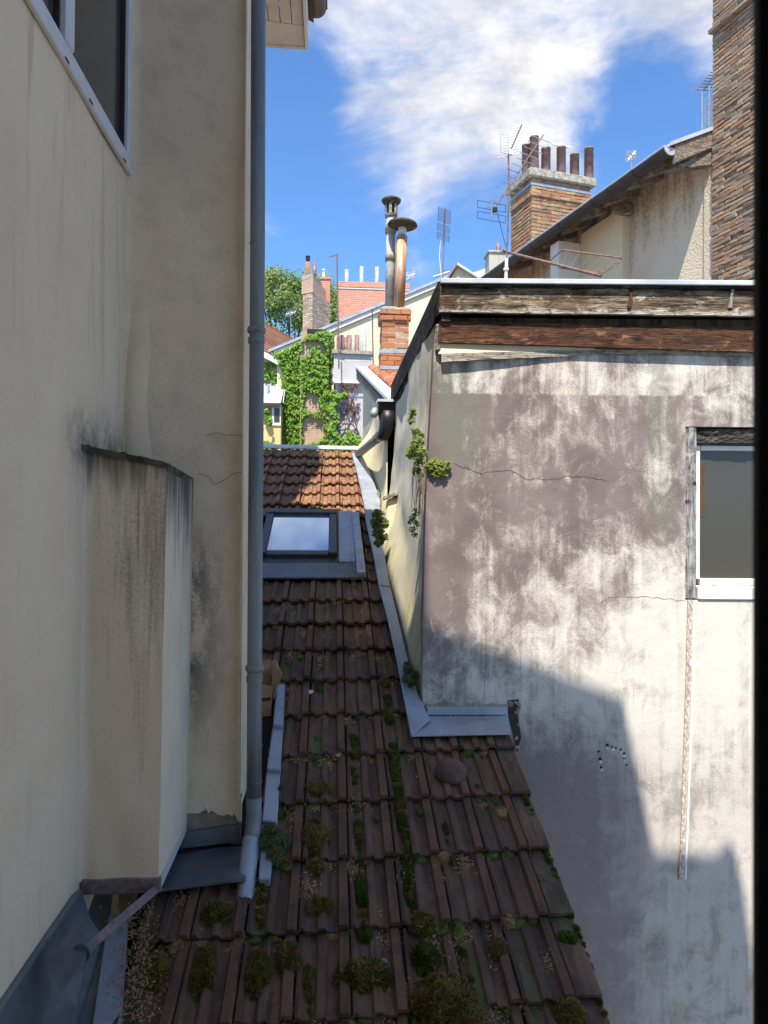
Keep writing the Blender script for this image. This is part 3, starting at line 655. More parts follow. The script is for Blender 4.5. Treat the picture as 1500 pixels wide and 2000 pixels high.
# ------------------------------------------------------------------ flashings of the low roof
def strip(pairs, h, mb=None, thick=0.004):
    mb = mb or MB()
    a = [onroof(*p, h) for p, q in pairs]; b = [onroof(*q, h) for p, q in pairs]
    for i in range(len(pairs) - 1):
        mb.hexa([a[i] - RN * thick, b[i] - RN * thick, b[i + 1] - RN * thick, a[i + 1] - RN * thick], [a[i], b[i], b[i + 1], a[i + 1]])
    return mb
VL = [(688, 886), (699, 925), (711, 980), (716, 1019), (731, 1085), (741, 1142), (760, 1215), (777, 1290), (792, 1370), (805, 1438)]
VR = [(704, 882), (724, 925), (742, 975), (742, 1019), (751, 1085), (762, 1145), (779, 1215), (797, 1290), (815, 1352), (840, 1405)]
BASE = [onroof(*p, 0.05) for p in VR]
strip(list(zip(VL[:4], VR[:4])), 0.082).build('valley_flashing', M['zinc'], lh)
strip(list(zip(VL[3:6], VR[3:6])), 0.090).build('valley_flashing', M['zinc'], lh)
strip(list(zip(VL[5:], VR[5:])), 0.084).build('valley_flashing', M['zinc'], lh)
# raised lip on the tile side of the valley
lip = MB().tube([onroof(*p, 0.088) for p in VL], 0.008, 6).build('valley_lip', M['zinc'], lh)
# front apron under the right house
fa = [onroof(805, 1438, 0.086), onroof(998, 1434, 0.086), onp(990, 1399, V((0, 4.14, 0)), V((0, 1, 0))), onp(835, 1399, V((0, 4.19, 0)), V((0, 1, 0)))]
MB().hexa([p - RN * 0.004 for p in fa], fa).build('apron_flashing', M['zinc'], lh)
# skylight
sk = thing('skylight', R(-0.35, 4.4, 0), 'closed roof window with a dark grey frame reflecting blue sky', 'skylight')
def rb(mb, x0, x1, s0, s1, h0, h1): return mb.hexa([R(x0, s0, h0), R(x1, s0, h0), R(x1, s1, h0), R(x0, s1, h0)], [R(x0, s0, h1), R(x1, s0, h1), R(x1, s1, h1), R(x0, s1, h1)])
SX0, SX1, SS0, SS1 = -0.62, 0.045, 3.90, 4.94
rb(MB(), SX0, SX1, SS1 - 0.10, SS1, 0.02, 0.115).build('top_hood', M['skylight_grey'], sk, bevel=0.006)
rb(MB(), SX0, SX0 + 0.07, SS0, SS1 - 0.101, 0.02, 0.105).build('side_rail', M['skylight_grey'], sk, bevel=0.006)
rb(MB(), SX1 - 0.07, SX1, SS0, SS1 - 0.101, 0.02, 0.105).build('side_rail', M['skylight_grey'], sk, bevel=0.006)
rb(MB(), SX0 + 0.071, SX1 - 0.071, SS0, SS0 + 0.075, 0.02, 0.09).build('bottom_rail', M['skylight_grey'], sk, bevel=0.006)
rb(MB(), SX0 + 0.072, SX1 - 0.072, SS0 + 0.076, SS1 - 0.102, 0.05, 0.085).build('pane', M['pane_sky'], sk)
rb(MB(), SX0 + 0.072, SX1 - 0.072, SS0 + 0.0765, SS0 + 0.088, 0.0855, 0.092).build('seal', M['white_pvc'], sk)
rb(MB(), SX0 - 0.02, SX1 + 0.02, SS0 - 0.11, SS0 - 0.001, 0.0, 0.065).build('kerb', M['black_pvc'], sk, bevel=0.005)
rb(MB(), SX0 - 0.3, 0.285, 10.02 * ROW, SS0 - 0.112, 0.048, 0.062).build('apron', M['zinc_dark'], sk)
rb(MB(), SX1 + 0.021, 0.20, SS0 - 0.111, SS1 + 0.06, 0.05, 0.074).build('side_flashing', M['zinc'], sk)
rb(MB(), SX1 + 0.008, SX1 + 0.022, SS0 - 0.09, SS1, 0.034, 0.075).build('upstand', M['skylight_grey'], sk)
for k in range(4):                             # stepped cover pieces
    s0 = 10.1 * ROW + k * 0.345
    rb(MB(), 0.205 - k * 0.003, 0.275 - k * 0.003, s0, s0 + 0.34, 0.03 + 0.028, 0.068 + 0.028).build('step_cover', M['zinc'], sk, bevel=0.006).rotation_euler = (0, 0, 0)

# zinc step cover along the left edge of the tiles, behind the pipe
zc = thing('step_flashing', R(-0.33, 1.4, 0), 'pale blue stepped zinc cover strip running up the roof beside the drainpipe', 'flashing')
lx = [((505, 1716), (527, 1716)), ((512, 1602), (541, 1606)), ((521, 1500), (548, 1503)), ((533, 1415), (553, 1416)), ((541, 1336), (557, 1335))]
for k in range(4):
    (a0, a1), (b0, b1) = lx[k], lx[k + 1]
    p = [onroof(*a0, 0.075), onroof(*a1, 0.075), onroof(*b1, 0.045), onroof(*b0, 0.045)]
    q = [v - RN * 0.05 for v in p]
    MB().hexa(q, p).build('step_cover', M['zinc'], zc, bevel=0.005)

# ------------------------------------------------------------------ left house
LX = -0.95; LY = 3.40; LE = -0.415
lhs = thing('left_house', (-1.2, 3, -9), 'tall beige rendered house on the left with a white framed window', 'house')
def wob(p, a=0.006, f=1.7):
    return mnoise.noise(V(p) * f) * a
lw = MB()
# left wall with the window opening (bottom at sill height, running out of the frame above)
WZ = 1.60
lw.grid(lambda u, v: (LX + wob((0, u * 3, v * 3), 0.010), 0.52 + (LY - 0.52) * u, -4 + (WZ + 4) * v), 24, 40)
lw.aab(LX - 0.3, LX - 0.05, 0.52, LY, -9, WZ - 0.02)
lw.aab(LX - 0.3, LX, 0.52, LY, 3.1, 4.2)
lw.aab(LX - 0.3, LX, 0.52, 1.5, WZ, 3.1)
smooth_by_angle(lw.build('wall', M['left_wall'], lhs), 40)
fw = MB()
def frontw(u, v):
    x = LX - 0.02 + (LE - LX + 0.02) * u; z = -1.33 + (3.5 + 1.33) * v
    bulge = 0.0
    return (x + (0.010 * (1 - v) - 0.004) * u, LY - 0.03 * max(0, 0.08 - u) / 0.08 + wob((x * 2, 0, z), 0.012) - bulge, z)
fw.grid(frontw, 20, 60)
fw.grid(lambda u, v: (LE + (0.010 * (1 - v) - 0.004), LY + 0.26 * u + (wob((LE * 2, 0, -1.33 + 4.83 * v), 0.012) if u == 0 else 0), -1.33 + 4.83 * v), 4, 60)
fw.aab(LX - 0.3, LE - 0.02, LY + 0.05, LY + 0.25, -1.32, 3.45)
smooth_by_angle(fw.build('front_wall', M['left_wall2'], lhs), 40)
# body of the house further back carrying the roof and, behind, an unseen tall block placed for its shadow on the tiles
MB().aab(-4.2, -0.62, LY + 0.27, 5.1, -9, 3.45).build('rear_wall', M['left_wall'], lhs)
MB().aab(-4.2, LX - 0.31, 0.53, LY + 0.26, -9, 4.2).build('outer_wall', M['left_wall'], lhs)
MB().aab(-4.2, -1.17, 4.2, 5.2, 3.0, 8.6).build('tall_block', M['left_wall'], lhs)
# old plaster swelling in the corner above the flue
bp = MB(); b0, b1 = at(250, 585, LY - 0.004), at(308, 900, LY - 0.004)
bp.grid(lambda u, v: (b0.x - 0.03 + (0.115 + 0.03 * v) * u + 0.012 * math.sin(v * 7), LY - 0.002 - 0.020 * math.sin(math.pi * u) * min(1, v * 3), b0.z + 0.05 - (b0.z - b1.z + 0.09) * v), 10, 30)
smooth_by_angle(bp.build('plaster_swelling', M['flue_side'].copy() if False else M['left_wall2'], lhs), 60)
# white corner bead by the pipe
MB().tube([(LE - 0.004, LY - 0.004, -1.29), (LE - 0.002, LY - 0.004, 0.6), (LE - 0.006, LY - 0.004, 3.4)], 0.005, 6).build('corner_bead', M['left_wall2'], lhs)
# broken foot of the render, mortar below, zinc apron
ft = MB()
xa, xb = at(355, 1600, LY).x, LE + 0.012
def jag(u): return 0.045 * mnoise.noise(V((u * 4.3, 3.1, 0.7))) + 0.02 * mnoise.noise(V((u * 17.7, 1.1, 0.3))) + 0.012 * mnoise.noise(V((u * 53.1, 5.1, 0.3)))
ft.grid(lambda u, v: (xa - 0.12 + (xb - xa + 0.12) * u, LY + 0.012 + 0.02 * mnoise.noise(V((u * 9, v * 6, 2))) - 0.01 * (1 - v), -1.62 + 0.36 * v), 24, 12)
smooth_by_angle(ft.build('broken_foot', M['broken'], lhs), 60)
ed = MB()                                      # ragged lower edge of the render coat
for k in range(70):
    u0, u1 = k / 70, (k + 1) / 70; x0 = xa - 0.05 + (xb - xa + 0.05) * u0; x1 = xa - 0.05 + (xb - xa + 0.05) * u1
    z0, z1 = -1.345 + jag(u0) - 0.03 * abs(u0 - 0.4), -1.345 + jag(u1) - 0.03 * abs(u1 - 0.4)
    ed.hexa([(x0, LY - 0.012, z0), (x1, LY - 0.012, z1), (x1, LY + 0.02, z1), (x0, LY + 0.02, z0)], [(x0, LY - 0.006, -1.28), (x1, LY - 0.006, -1.28), (x1, LY + 0.02, -1.28), (x0, LY + 0.02, -1.28)])
ed.build('render_edge', M['left_wall2'], lhs)
p = [at(340, 1660, LY - 0.03), at(466, 1645, LY - 0.03), at(466, 1612, LY - 0.02), at(345, 1630, LY - 0.02)]
MB().hexa([v + V((0, 0.03, 0)) for v in p], p).build('foot_flashing', M['zinc_dark'], lhs, bevel=0.003)
p = [onroof(290, 1740, 0.088), onroof(480, 1716, 0.088), at(470, 1652, LY - 0.02), at(330, 1664, LY - 0.02)]
MB().hexa([v - V((0, 0, 0.01)) for v in p], p).build('foot_apron', M['zinc_dark'], lhs)
for cpts in ([(398, 852), (425, 846), (452, 851), (478, 850)], [(385, 925), (410, 932), (418, 948), (440, 936), (455, 924), (478, 921)]):
    mb = MB(); P = []
    for (x0, y0), (x1, y1) in zip(cpts, cpts[1:]):
        for k in range(5): P.append(at(x0 + (x1 - x0) * k / 5 + random.uniform(-1, 1), y0 + (y1 - y0) * k / 5 + random.uniform(-1.5, 1.5), LY - 0.0135))
    mb.tube(P, 0.0011, 4); mb.build('crack', M['crack'], lhs)
# window in the left wall
wn = MB(); FZ = WZ
lo = V((LX + 0.012, 0, 0))
def wframe(mb, y0, y1, z0, z1, d0=0.0, d1=0.05): return mb.aab(LX - d1, LX + 0.015 - d0, y0, y1, z0, z1)
win = MB(); wframe(win, 1.55, LY - 0.05, FZ, FZ + 0.06); wframe(win, LY - 0.049, LY - 0.005, FZ, 3.1); wframe(win, 1.5, 1.549, FZ, 3.1)
ym = atX(128, 130, LX).y
wframe(win, ym - 0.045, ym + 0.035, FZ + 0.061, 3.1, -0.004)
window = win.build('window', M['white_pvc'], lhs, bevel=0.005)
MB().aab(LX - 0.035, LX - 0.022, ym + 0.037, LY - 0.051, FZ + 0.062, 3.1).build('pane', M['pane_dark'], window)
MB().aab(LX - 0.035, LX - 0.022, 1.56, ym - 0.047, FZ + 0.062, 3.1).build('pane', M['pane_dark'], window)
for y_ in (LY - 0.062, ym - 0.06): MB().aab(LX - 0.02, LX - 0.002, y_, y_ + 0.010, FZ + 0.065, 3.1).build('seal', M['black_pvc'], window)
MB().aab(LX + 0.001, LX + 0.022, 1.5, LY - 0.004, FZ - 0.022, FZ - 0.002).build('sill', M['white_pvc'], window, bevel=0.004)
for yy in (2.0, 2.55, 2.8, 3.25):
    MB().aab(LX + 0.0225, LX + 0.0245, yy, yy + 0.035, FZ - 0.017, FZ - 0.008).build('drain_slot', M['black_pvc'], window)
# flue box in the corner
fl = MB(); cz0, cz1 = -1.385, 0.275
fx = at(330, 930, 2.92).x
fl.grid(lambda u, v: (LX - 0.01 + (fx - LX + 0.01) * u ** 1.5 - 0.012 * (1 - v) * u, 2.88 - 0.075 * max(0, 1 - u * 4.5) ** 2 + wob((u * 2, 0.4, v * 4), 0.010), cz0 + (cz1 - 0.062 * u - cz0) * v), 12, 40)
fo = smooth_by_angle(fl.build('flue_box', M['flue'], lhs), 70)
fs = MB()
fs.grid(lambda u, v: (fx - 0.012 * (1 - v) + 0.006 * u, 2.88 + wob((2, 0.4, v * 4), 0.010) * (1 - u) + (LY - 2.88) * u, cz0 + (cz1 - 0.062 - 0.03 * u - cz0) * v + 0.0), 12, 40)
smooth_by_angle(fs.build('flue_cheek', M['flue_side'], fo), 50)
tp = MB(); tp.grid(lambda u, v: (LX - 0.01 + (fx + 0.006 - LX) * u + 0.008 * mnoise.noise(V((u * 8, v * 8, 0))), 2.868 + (LY - 2.868) * v, cz1 + 0.012 - 0.062 * u - 0.03 * v + 0.012 * mnoise.noise(V((u * 9, v * 9, 5)))), 16, 16)
tp.grid(lambda u, v: (LX - 0.01 + (fx + 0.006 - LX) * u, 2.868 - 0.06 * max(0, 1 - u * 6) ** 2 + 0.006 * mnoise.noise(V((u * 11, v, 3))), cz1 - 0.012 + 0.010 * mnoise.noise(V((u * 13, 2, 3))) * (1 - v) - 0.062 * u + 0.024 * v), 16, 1)
tp.grid(lambda u, v: (fx + 0.0035, 2.868 + (LY - 2.868) * u, cz1 - 0.082 - 0.03 * u + 0.03 * v), 16, 1)
smooth_by_angle(tp.build('flue_capping', M['mossy_cement'], fo), 50)
MB().aab(LX + 0.005, fx - 0.004, 2.872, 2.895, cz0 - 0.052, cz0 + 0.006).build('flue_trim', M['brown_metal'], fo, bevel=0.003)
MB().hexa([(LX, 2.896, cz0 - 0.01), (fx - 0.016, 2.896, cz0 - 0.01), (fx - 0.016, LY, cz0 - 0.01), (LX, LY, cz0 - 0.01)], [(LX, 2.896, cz0 + 0.005), (fx - 0.016, 2.896, cz0 + 0.005), (fx - 0.016, LY, cz0 + 0.005), (LX, LY, cz0 + 0.005)]).build('flue_bottom', M['brown_metal'], fo)
MB().hexa([(fx - 0.013, 2.885, cz0 - 0.05), (fx - 0.008, 2.885, cz0 - 0.05), (fx - 0.004, LY - 0.02, cz0 - 0.03), (fx - 0.010, LY - 0.02, cz0 - 0.03)], [(fx - 0.013, 2.885, cz0), (fx - 0.008, 2.885, cz0), (fx - 0.004, LY - 0.02, cz0), (fx - 0.010, LY - 0.02, cz0)]).build('flue_trim', M['lavender'], fo)
# brown strut from the flue corner to the zinc apron
sa, sb = V((fx - 0.02, 2.90, cz0 - 0.045)), at(166, 1856, 2.45)
MB().tube([sa, sb], 0.021, 4).build('strut', M['brown_metal'], fo)
MB().tube([sb + (sa - sb).normalized() * 0.03, sb - (sa - sb).normalized() * 0.02], [0.027, 0.031], 10).build('strut_sleeve', M['zinc_dark'], fo)
# zinc apron along the foot of the left wall
za = MB()
def zap(u, v):
    y = 1.5 + (2.86 - 1.5) * u; zt = -1.40 + 0.004 * mnoise.noise(V((u * 6, 0, 0)))
    roofz = R(LX + 0.1, (y - 2.6) / CT, 0.05).z
    off = 0.015 + 0.10 * v ** 1.6
    return (LX + off + 0.008 * mnoise.noise(V((u * 5, v * 5, 1))), y, zt + (roofz - zt) * v)
za.grid(zap, 16, 10); smooth_by_angle(za.build('wall_apron', M['zinc_dark'], lhs), 50)
MB().tube([(LX + 0.012, 1.5, -1.40), (LX + 0.012, 2.80, -1.40)], 0.011, 8).build('apron_bead', M['zinc_dark'], lhs)
fp = [at(92, 1866, 2.42), at(150, 1790, 2.6), at(163, 1860, 2.42), at(145, 1962, 2.25), at(118, 1935, 2.28), at(98, 1905, 2.34)]
fm = MB(); i0 = len(fm.v); fm.prism([q + V((0.012, -0.012, 0)) for q in fp], (0.004, -0.004, 0)); fm.build('torn_flap', M['zinc_dark'], lhs)
def zq(name, pts, m, h=0.05): 
    q = [onroof(*p_, h) for p_ in pts]; return MB().hexa([v - RN * 0.006 for v in q], q).build(name, m, lhs)
zq('gutter_sheet', [(60, 2090), (185, 2090), (220, 1745), (152, 1740)], M['zinc_green'], 0.045)
zq('gutter_sheet', [(170, 2080), (232, 2080), (252, 1780), (212, 1790)], M['zinc'], 0.062)

# eave, soffit and gutter at the top
EY = 5.26; ez = at(560, 92, EY).z
ex0 = at(522, 90, EY).x; ex1 = at(596, 90, EY).x
eave = MB()
for k in range(5):
    x0 = -0.62 + (ex1 + 0.62) * k / 5; x1 = -0.62 + (ex1 + 0.62) * (k + 1) / 5 - 0.006
    MB().hexa([(x0, 2.25, ez + 0.02), (x1, 2.25, ez + 0.02), (x1, EY - 0.02, ez + 0.02), (x0, EY - 0.02, ez + 0.02)], [(x0, 2.25, ez + 0.05), (x1, 2.25, ez + 0.05), (x1, EY - 0.02, ez + 0.05), (x0, EY - 0.02, ez + 0.05)]).build('soffit_board', M['soffit'], lhs)
MB().aab(-0.62, ex1, EY - 0.019, EY + 0.01, ez - 0.005, ez + 0.28).build('gable_board', M['soffit'], lhs)
MB().hexa([(-0.60, EY - 0.26, ez + 0.016), (ex1 - 0.002, EY - 0.21, ez + 0.016), (ex1 - 0.002, EY - 0.02, ez + 0.0), (-0.60, EY - 0.02, ez + 0.0)], [(-0.60, EY - 0.26, ez + 0.019), (ex1 - 0.002, EY - 0.21, ez + 0.019), (ex1 - 0.002, EY - 0.02, ez + 0.019), (-0.60, EY - 0.02, ez + 0.019)]).build('soffit_end', M['soffit'], lhs)
MB().aab(ex1 + 0.001, ex1 + 0.022, 2.25, EY + 0.01, ez - 0.01, ez + 0.20).build('fascia', M['white_render'], lhs)
gx = at(617, 60, EY).x; gz = at(617, 40, EY).z
gt = MB()
gp = [(math.cos(math.pi + math.pi * k / 10) * 0.075, math.sin(math.pi + math.pi * k / 10) * 0.075) for k in range(11)]
gp += [(math.cos(math.pi * 2 - math.pi * k / 10) * 0.068, math.sin(math.pi * 2 - math.pi * k / 10) * 0.068) for k in range(11)]
gt.prism([(gx + a, EY - 0.02, gz + 0.08 + b) for a, b in gp], (0, -3.0, 0)); gt.prism([(gx + a, EY - 0.018, gz + 0.08 + b) for a, b in gp[:11]], (0, 0.004, 0))
gt.tube([(gx + 0.074, EY - 0.01, gz + 0.082), (gx + 0.074, 2.25, gz + 0.082)], 0.009, 8)
gt.build('gutter', M['gutter_brown'], lhs)
MB().prism([(ex1 + 0.06, 3.1, ez + 0.20), (ex1 + 0.06, 3.1, ez + 0.25), (-1.25, 3.1, ez + 0.85), (-1.25, 3.1, ez + 0.80)], (0, EY - 3.1 + 0.02, 0)).build('roof', M['tile'], lhs)

# ------------------------------------------------------------------ rain pipe in front of the left house
dp = thing('drainpipe', at(497, 1600, LY - 0.06), 'grey zinc rainwater pipe down the corner of the beige house, spout over the tiles', 'drainpipe')
PY = LY - 0.075
pt = [at(505, -60, PY), at(503, 500, PY), at(499, 1000, PY), at(497, 1400, PY), at(496, 1560, PY)]
pr_ = 0.0335
MB().tube(pt, pr_, 20).build('pipe', M['pipe'], dp, smooth=True)
el = [at(496, 1556, PY), at(496, 1590, PY), at(494, 1620, PY - 0.02), at(489, 1650, PY - 0.05)]
MB().tube(el, pr_ + 0.0015, 20).build('elbow', M['pipe'], dp, smooth=True)
spo = [at(490, 1640, PY - 0.04), at(478, 1762, 3.05)]
sp = MB(); sp.tube(spo, pr_ + 0.004, 20, cap=False); sp.tube([spo[0], spo[1] + (spo[1] - spo[0]) * 0.002], pr_ + 0.001, 20, cap=False)
sp.build('spout', M['zinc'], dp, smooth=True)
dd = (spo[1] - spo[0]).normalized()
MB().tube([spo[1] - dd * 0.12, spo[1] - dd * 0.118], pr_ + 0.0005, 20).build('spout_inside', M['black_pvc'], dp)
for py in (645, 1305):
    c = at(501 if py < 1000 else 497.5, py, PY)
    MB().tube([c + V((0, 0, .016)), c + V((0, 0, .010)), c, c - V((0, 0, .010)), c - V((0, 0, .016))], [pr_ + 0.001, pr_ + 0.007, pr_ + 0.009, pr_ + 0.007, pr_ + 0.001], 20).build('collar', M['pipe'], dp, smooth=True)
    MB().tube([c + V((0, 0, -.035)), c + V((0, 0, -.06))], pr_ + 0.004, 20).box(c + V((-0.02, 0.05, -.048)), X1, Y1, Z1, 0.012, 0.10, 0.012).build('bracket', M['pipe'], dp)
for py in (475, 838, 1455, 1525):
    c = at(502 - (py - 500) * 0.005, py, PY)
    MB().tube([c, c - V((0, 0, .004))], pr_ + 0.0015, 20).build('joint', M['pipe'], dp)
# ------------------------------------------------------------------ right house: mouldy wall, boards, window
rh = thing('right_house', (1.6, 5, -9), 'house with a mould stained lime wall and weathered boards under its eave', 'house')
WY = 4.25; C0 = at(827, 1390, WY)
wdir = V((math.cos(rad(4.1)), -math.sin(rad(4.1)), 0)); wn_ = V((-wdir.y, wdir.x, 0)) * -1.0     # outward normal, towards the viewer
def wp(px, py, off=0.0): return onp(px, py, C0 + wn_ * off, wn_)
def wl_(a, z, off=0.0): return V((C0.x, C0.y, 0)) + wdir * a + wn_ * off + Z1 * z
def acoord(p): return (V((p.x, p.y, 0)) - V((C0.x, C0.y, 0))).dot(wdir)
topz = wp(1000, 640).z
a_top = acoord(wp(846, 690)); a_bot = acoord(wp(825, 1390))
WA = 3.6
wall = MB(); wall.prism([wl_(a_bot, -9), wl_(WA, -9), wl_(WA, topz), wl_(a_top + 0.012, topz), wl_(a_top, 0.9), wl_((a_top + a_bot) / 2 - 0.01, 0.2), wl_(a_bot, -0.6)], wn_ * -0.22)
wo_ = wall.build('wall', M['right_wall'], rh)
# window opening and drill holes are really cut out
o0, o1 = wp(1338, 1172), wp(1338, 833); wa0 = acoord(o0); wz0, wz1 = o0.z, o1.z
cutm = [MB().prism([wl_(wa0, wz0, 0.1), wl_(wa0 + 0.92, wz0, 0.1), wl_(wa0 + 0.92, wz1, 0.1), wl_(wa0, wz1, 0.1)], wn_ * -0.5).build('cutter', M['crack'])]
HO = [(1186, 1456, 3.4), (1196, 1459, 2.6), (1203, 1461, 2.4), (1212, 1464, 2.6), (1219, 1472, 3.0), (1219, 1481, 2.6), (1224, 1494, 2.2), (1169, 1468, 2.4), (1172, 1483, 3.4), (1174, 1499, 2.8)]
for (x, y, r) in HO:
    c = wp(x, y); cutm.append(MB().tube([c + wn_ * 0.02, c - wn_ * 0.05], r / 338, 8).build('cutter', M['crack']))
wo_ = cut(wo_, cutm)
for (x, y, r) in HO:
    if r > 2.5:
        c = wp(x + 1, y + 5, 0.0); mb = MB(); pts = []
        for k in range(9):
            an = 2 * math.pi * k / 9; rr_ = r * random.uniform(0.8, 1.8) / 338; pts.append(c + wdir * math.cos(an) * rr_ + Z1 * math.sin(an) * rr_ * 0.9)
        mb.prism(pts, wn_ * 0.0015); mb.build('plaster_chip', M['chip'], rh)
# fine cracks
def crack(pts, wpx=1.3, off=0.0012):
    mb = MB(); P = []
    for (x0, y0), (x1, y1) in zip(pts, pts[1:]):
        n = max(2, int(math.hypot(x1 - x0, y1 - y0) / 7))
        for k in range(n): P.append((x0 + (x1 - x0) * k / n + random.uniform(-1.5, 1.5), y0 + (y1 - y0) * k / n + random.uniform(-2, 2)))
    P.append(pts[-1])
    for (x0, y0), (x1, y1) in zip(P, P[1:]):
        dx, dy = x1 - x0, y1 - y0; L = math.hypot(dx, dy) or 1; nx, ny = -dy / L, dx / L; w0 = wpx * random.uniform(0.10, 0.5)
        q = [wp(x0 + nx * w0, y0 + ny * w0, 0.0003), wp(x1 + nx * w0, y1 + ny * w0, 0.0003), wp(x1 - nx * w0, y1 - ny * w0, 0.0003), wp(x0 - nx * w0, y0 - ny * w0, 0.0003)]
        mb.hexa(q, [v + wn_ * off for v in q])
    mb.build('crack', M['crack'], rh)
crack([(882, 905), (940, 925), (990, 917), (1030, 935), (1080, 936), (1110, 930), (1150, 932), (1185, 940)], 0.75)
crack([(1172, 1178), (1190, 1166), (1230, 1165), (1290, 1168), (1338, 1174)], 0.6)
crack([(838, 1300), (860, 1308), (872, 1318), (905, 1315)], 0.6)
crack([(948, 1225), (950, 1280), (946, 1330), (948, 1372)], 0.45)
# house body behind the wall, flat zinc roof
ez0 = wp(865, 553, 0.12).z
SXT = 0.615
MB().hexa([(0.66, 4.5, -9), (4.2, 4.25, -9), (4.2, 7.35, -9), (0.68, 7.35, -9)], [(0.66, 4.5, 1.28), (4.2, 4.25, 1.28), (4.2, 7.35, 1.28), (0.68, 7.35, 1.28)]).build('body', M['side_wall'], rh)
# cheek wall with flared foot
NB = 40
Bp = [b - RN * 0.05 for b in BASE]; Bp.sort(key=lambda b: b.y)
ys = [b.y for b in Bp]
def base_at(y):
    if y <= ys[0]: a, b = Bp[0], Bp[1]
    elif y >= ys[-1]: a, b = Bp[-2], Bp[-1]
    else:
        for i in range(len(ys) - 1):
            if ys[i] <= y <= ys[i + 1]: a, b = Bp[i], Bp[i + 1]; break
    t = (y - a.y) / (b.y - a.y); return a.lerp(b, t)
xt0 = wl_(a_top, 0).x; xb0 = wl_(a_bot, 0).x; yc0 = wl_(a_bot, 0).y
def cheek(u, v):
    y = yc0 + 0.004 + (7.34 - yc0) * u
    b = base_at(max(y, ys[0] + 0.02)); k = min(1, u / 0.06)
    bx = xb0 * (1 - k) + b.x * k; bz = b.z - 0.12
    t = v; z = bz + (1.30 - bz) * t
    wx = xb0 + (xt0 - xb0) * max(0, min(1, (z + 0.6) / 1.5)) + 0.012 * math.sin(y * 2.1)
    wx += 0.03 * k
    fl = max(0.0, 1 - (z - bz) / (0.62 if y < 7 else 0.5)); fl = fl * fl * (3 - 2 * fl)
    x = wx + (bx - wx) * fl
    return (x + wob((y * 2, z * 2, 4), 0.018) * k, y, z)
ck = MB().grid(cheek, 60, 40).build('cheek_wall', M['side_wall'], rh); smooth_by_angle(ck, 60)
# small buttress with a weathered ledge
b1, b2 = base_at(6.55), base_at(7.1)
MB().hexa([(b1.x - 0.0, 6.55, b1.z - .1), (0.62, 6.55, b1.z - .1), (0.62, 7.05, b1.z - .1), (b2.x + .02, 7.05, b1.z - .1)], [(b1.x + 0.035, 6.62, 0.20), (0.62, 6.62, 0.24), (0.62, 7.05, 0.24), (b2.x + .06, 7.05, 0.20)]).build('buttress', M['side_wall'], rh, bevel=0.02)
MB().hexa([(b1.x + 0.01, 6.57, 0.205), (0.60, 6.57, 0.245), (0.60, 7.07, 0.245), (b2.x + .03, 7.07, 0.205)], [(b1.x + 0.01, 6.57, 0.23), (0.60, 6.57, 0.27), (0.60, 7.07, 0.27), (b2.x + .03, 7.07, 0.23)]).build('ledge_board', M['grey_wood'], rh)
# boards under the eave (each one its own piece)
def board(name, pts, t, m, off=0.0, bev=0.004):
    a = [wp(*p_, off) for p_ in pts]; o = MB().hexa([p_ - wn_ * t for p_ in a], a).build(name, m, rh, bevel=bev); return o
z_f1 = wp(1100, 612, .085).z; z_b2 = wp(1100, 682, .045).z
m_f1 = mat('fascia_wood', f_wood((0.04, 0.03, 0.024), (0.34, 0.27, 0.19), (0.09, 0.045, 0.025), (z_f1 + 0.005, 0.035, (0.58, 0.54, 0.47))), 0.85, 0.15)
m_b2 = mat('red_board_wood', f_wood((0.06, 0.028, 0.018), (0.17, 0.072, 0.036), (0.045, 0.032, 0.025), (z_b2 - 0.01, 0.02, (0.27, 0.23, 0.18))), 0.8, 0.2)
m_b3 = mat('pale_batten_wood', f_wood((0.28, 0.25, 0.20), (0.52, 0.49, 0.42), (0.38, 0.33, 0.25)), 0.85, 0.15)
def along(L, u):
    x = L[0][0] + (L[-1][0] - L[0][0]) * u
    for (a, b), (c, d) in zip(L, L[1:]):
        if x <= c: return (x, b + (d - b) * (x - a) / (c - a))
    return L[-1]
def long_board(name, L0, L1, t, m, off, nseg=24, amp=0.004, seed=0, off1=None):
    # L0 = [(px,py) left top, right top], L1 = [(px,py) left bottom, right bottom]; uneven sawn edges
    mb = MB(); off0 = off
    for k in range(nseg + 1):
        u = k / nseg; off = off0 + ((off1 if off1 is not None else off0) - off0) * min(1, u * 2.6); pt_ = wp(*along(L0, u), off)
        pb_ = wp(*along(L1, u), off)
        e = mnoise.noise(V((u * 6, seed, 0))) * amp + mnoise.noise(V((u * 23, seed, 4))) * amp * 0.6
        pt_ = pt_ + Z1 * e * 0.5; pb_ = pb_ + Z1 * e + wn_ * mnoise.noise(V((u * 5, seed, 9))) * 0.004
        mb.v += [pt_, pb_, pb_ - wn_ * t, pt_ - wn_ * t]
        if k:
            b = len(mb.v) - 8
            for j in range(4): mb.f.append([b + j, b + (j + 1) % 4, b + 4 + (j + 1) % 4, b + 4 + j])
    n_ = len(mb.v); mb.f += [[0, 1, 2, 3], [n_ - 1, n_ - 2, n_ - 3, n_ - 4]]
    return mb.build(name, m, rh)
long_board('fascia_board', [(860, 558), (1700, 572)], [(858, 609), (1700, 620)], 0.03, m_f1, 0.085, 40, 0.004, 1)
long_board('eave_board', [(858, 628), (1700, 644)], [(855, 668), (1700, 694)], 0.04, m_b2, 0.045, 40, 0.004, 2)
long_board('wall_batten', [(862, 691), (1170, 681), (1700, 690)], [(862, 707), (1170, 691), (1700, 700)], 0.035, m_b3, 0.038, 60, 0.006, 3, 0.012)
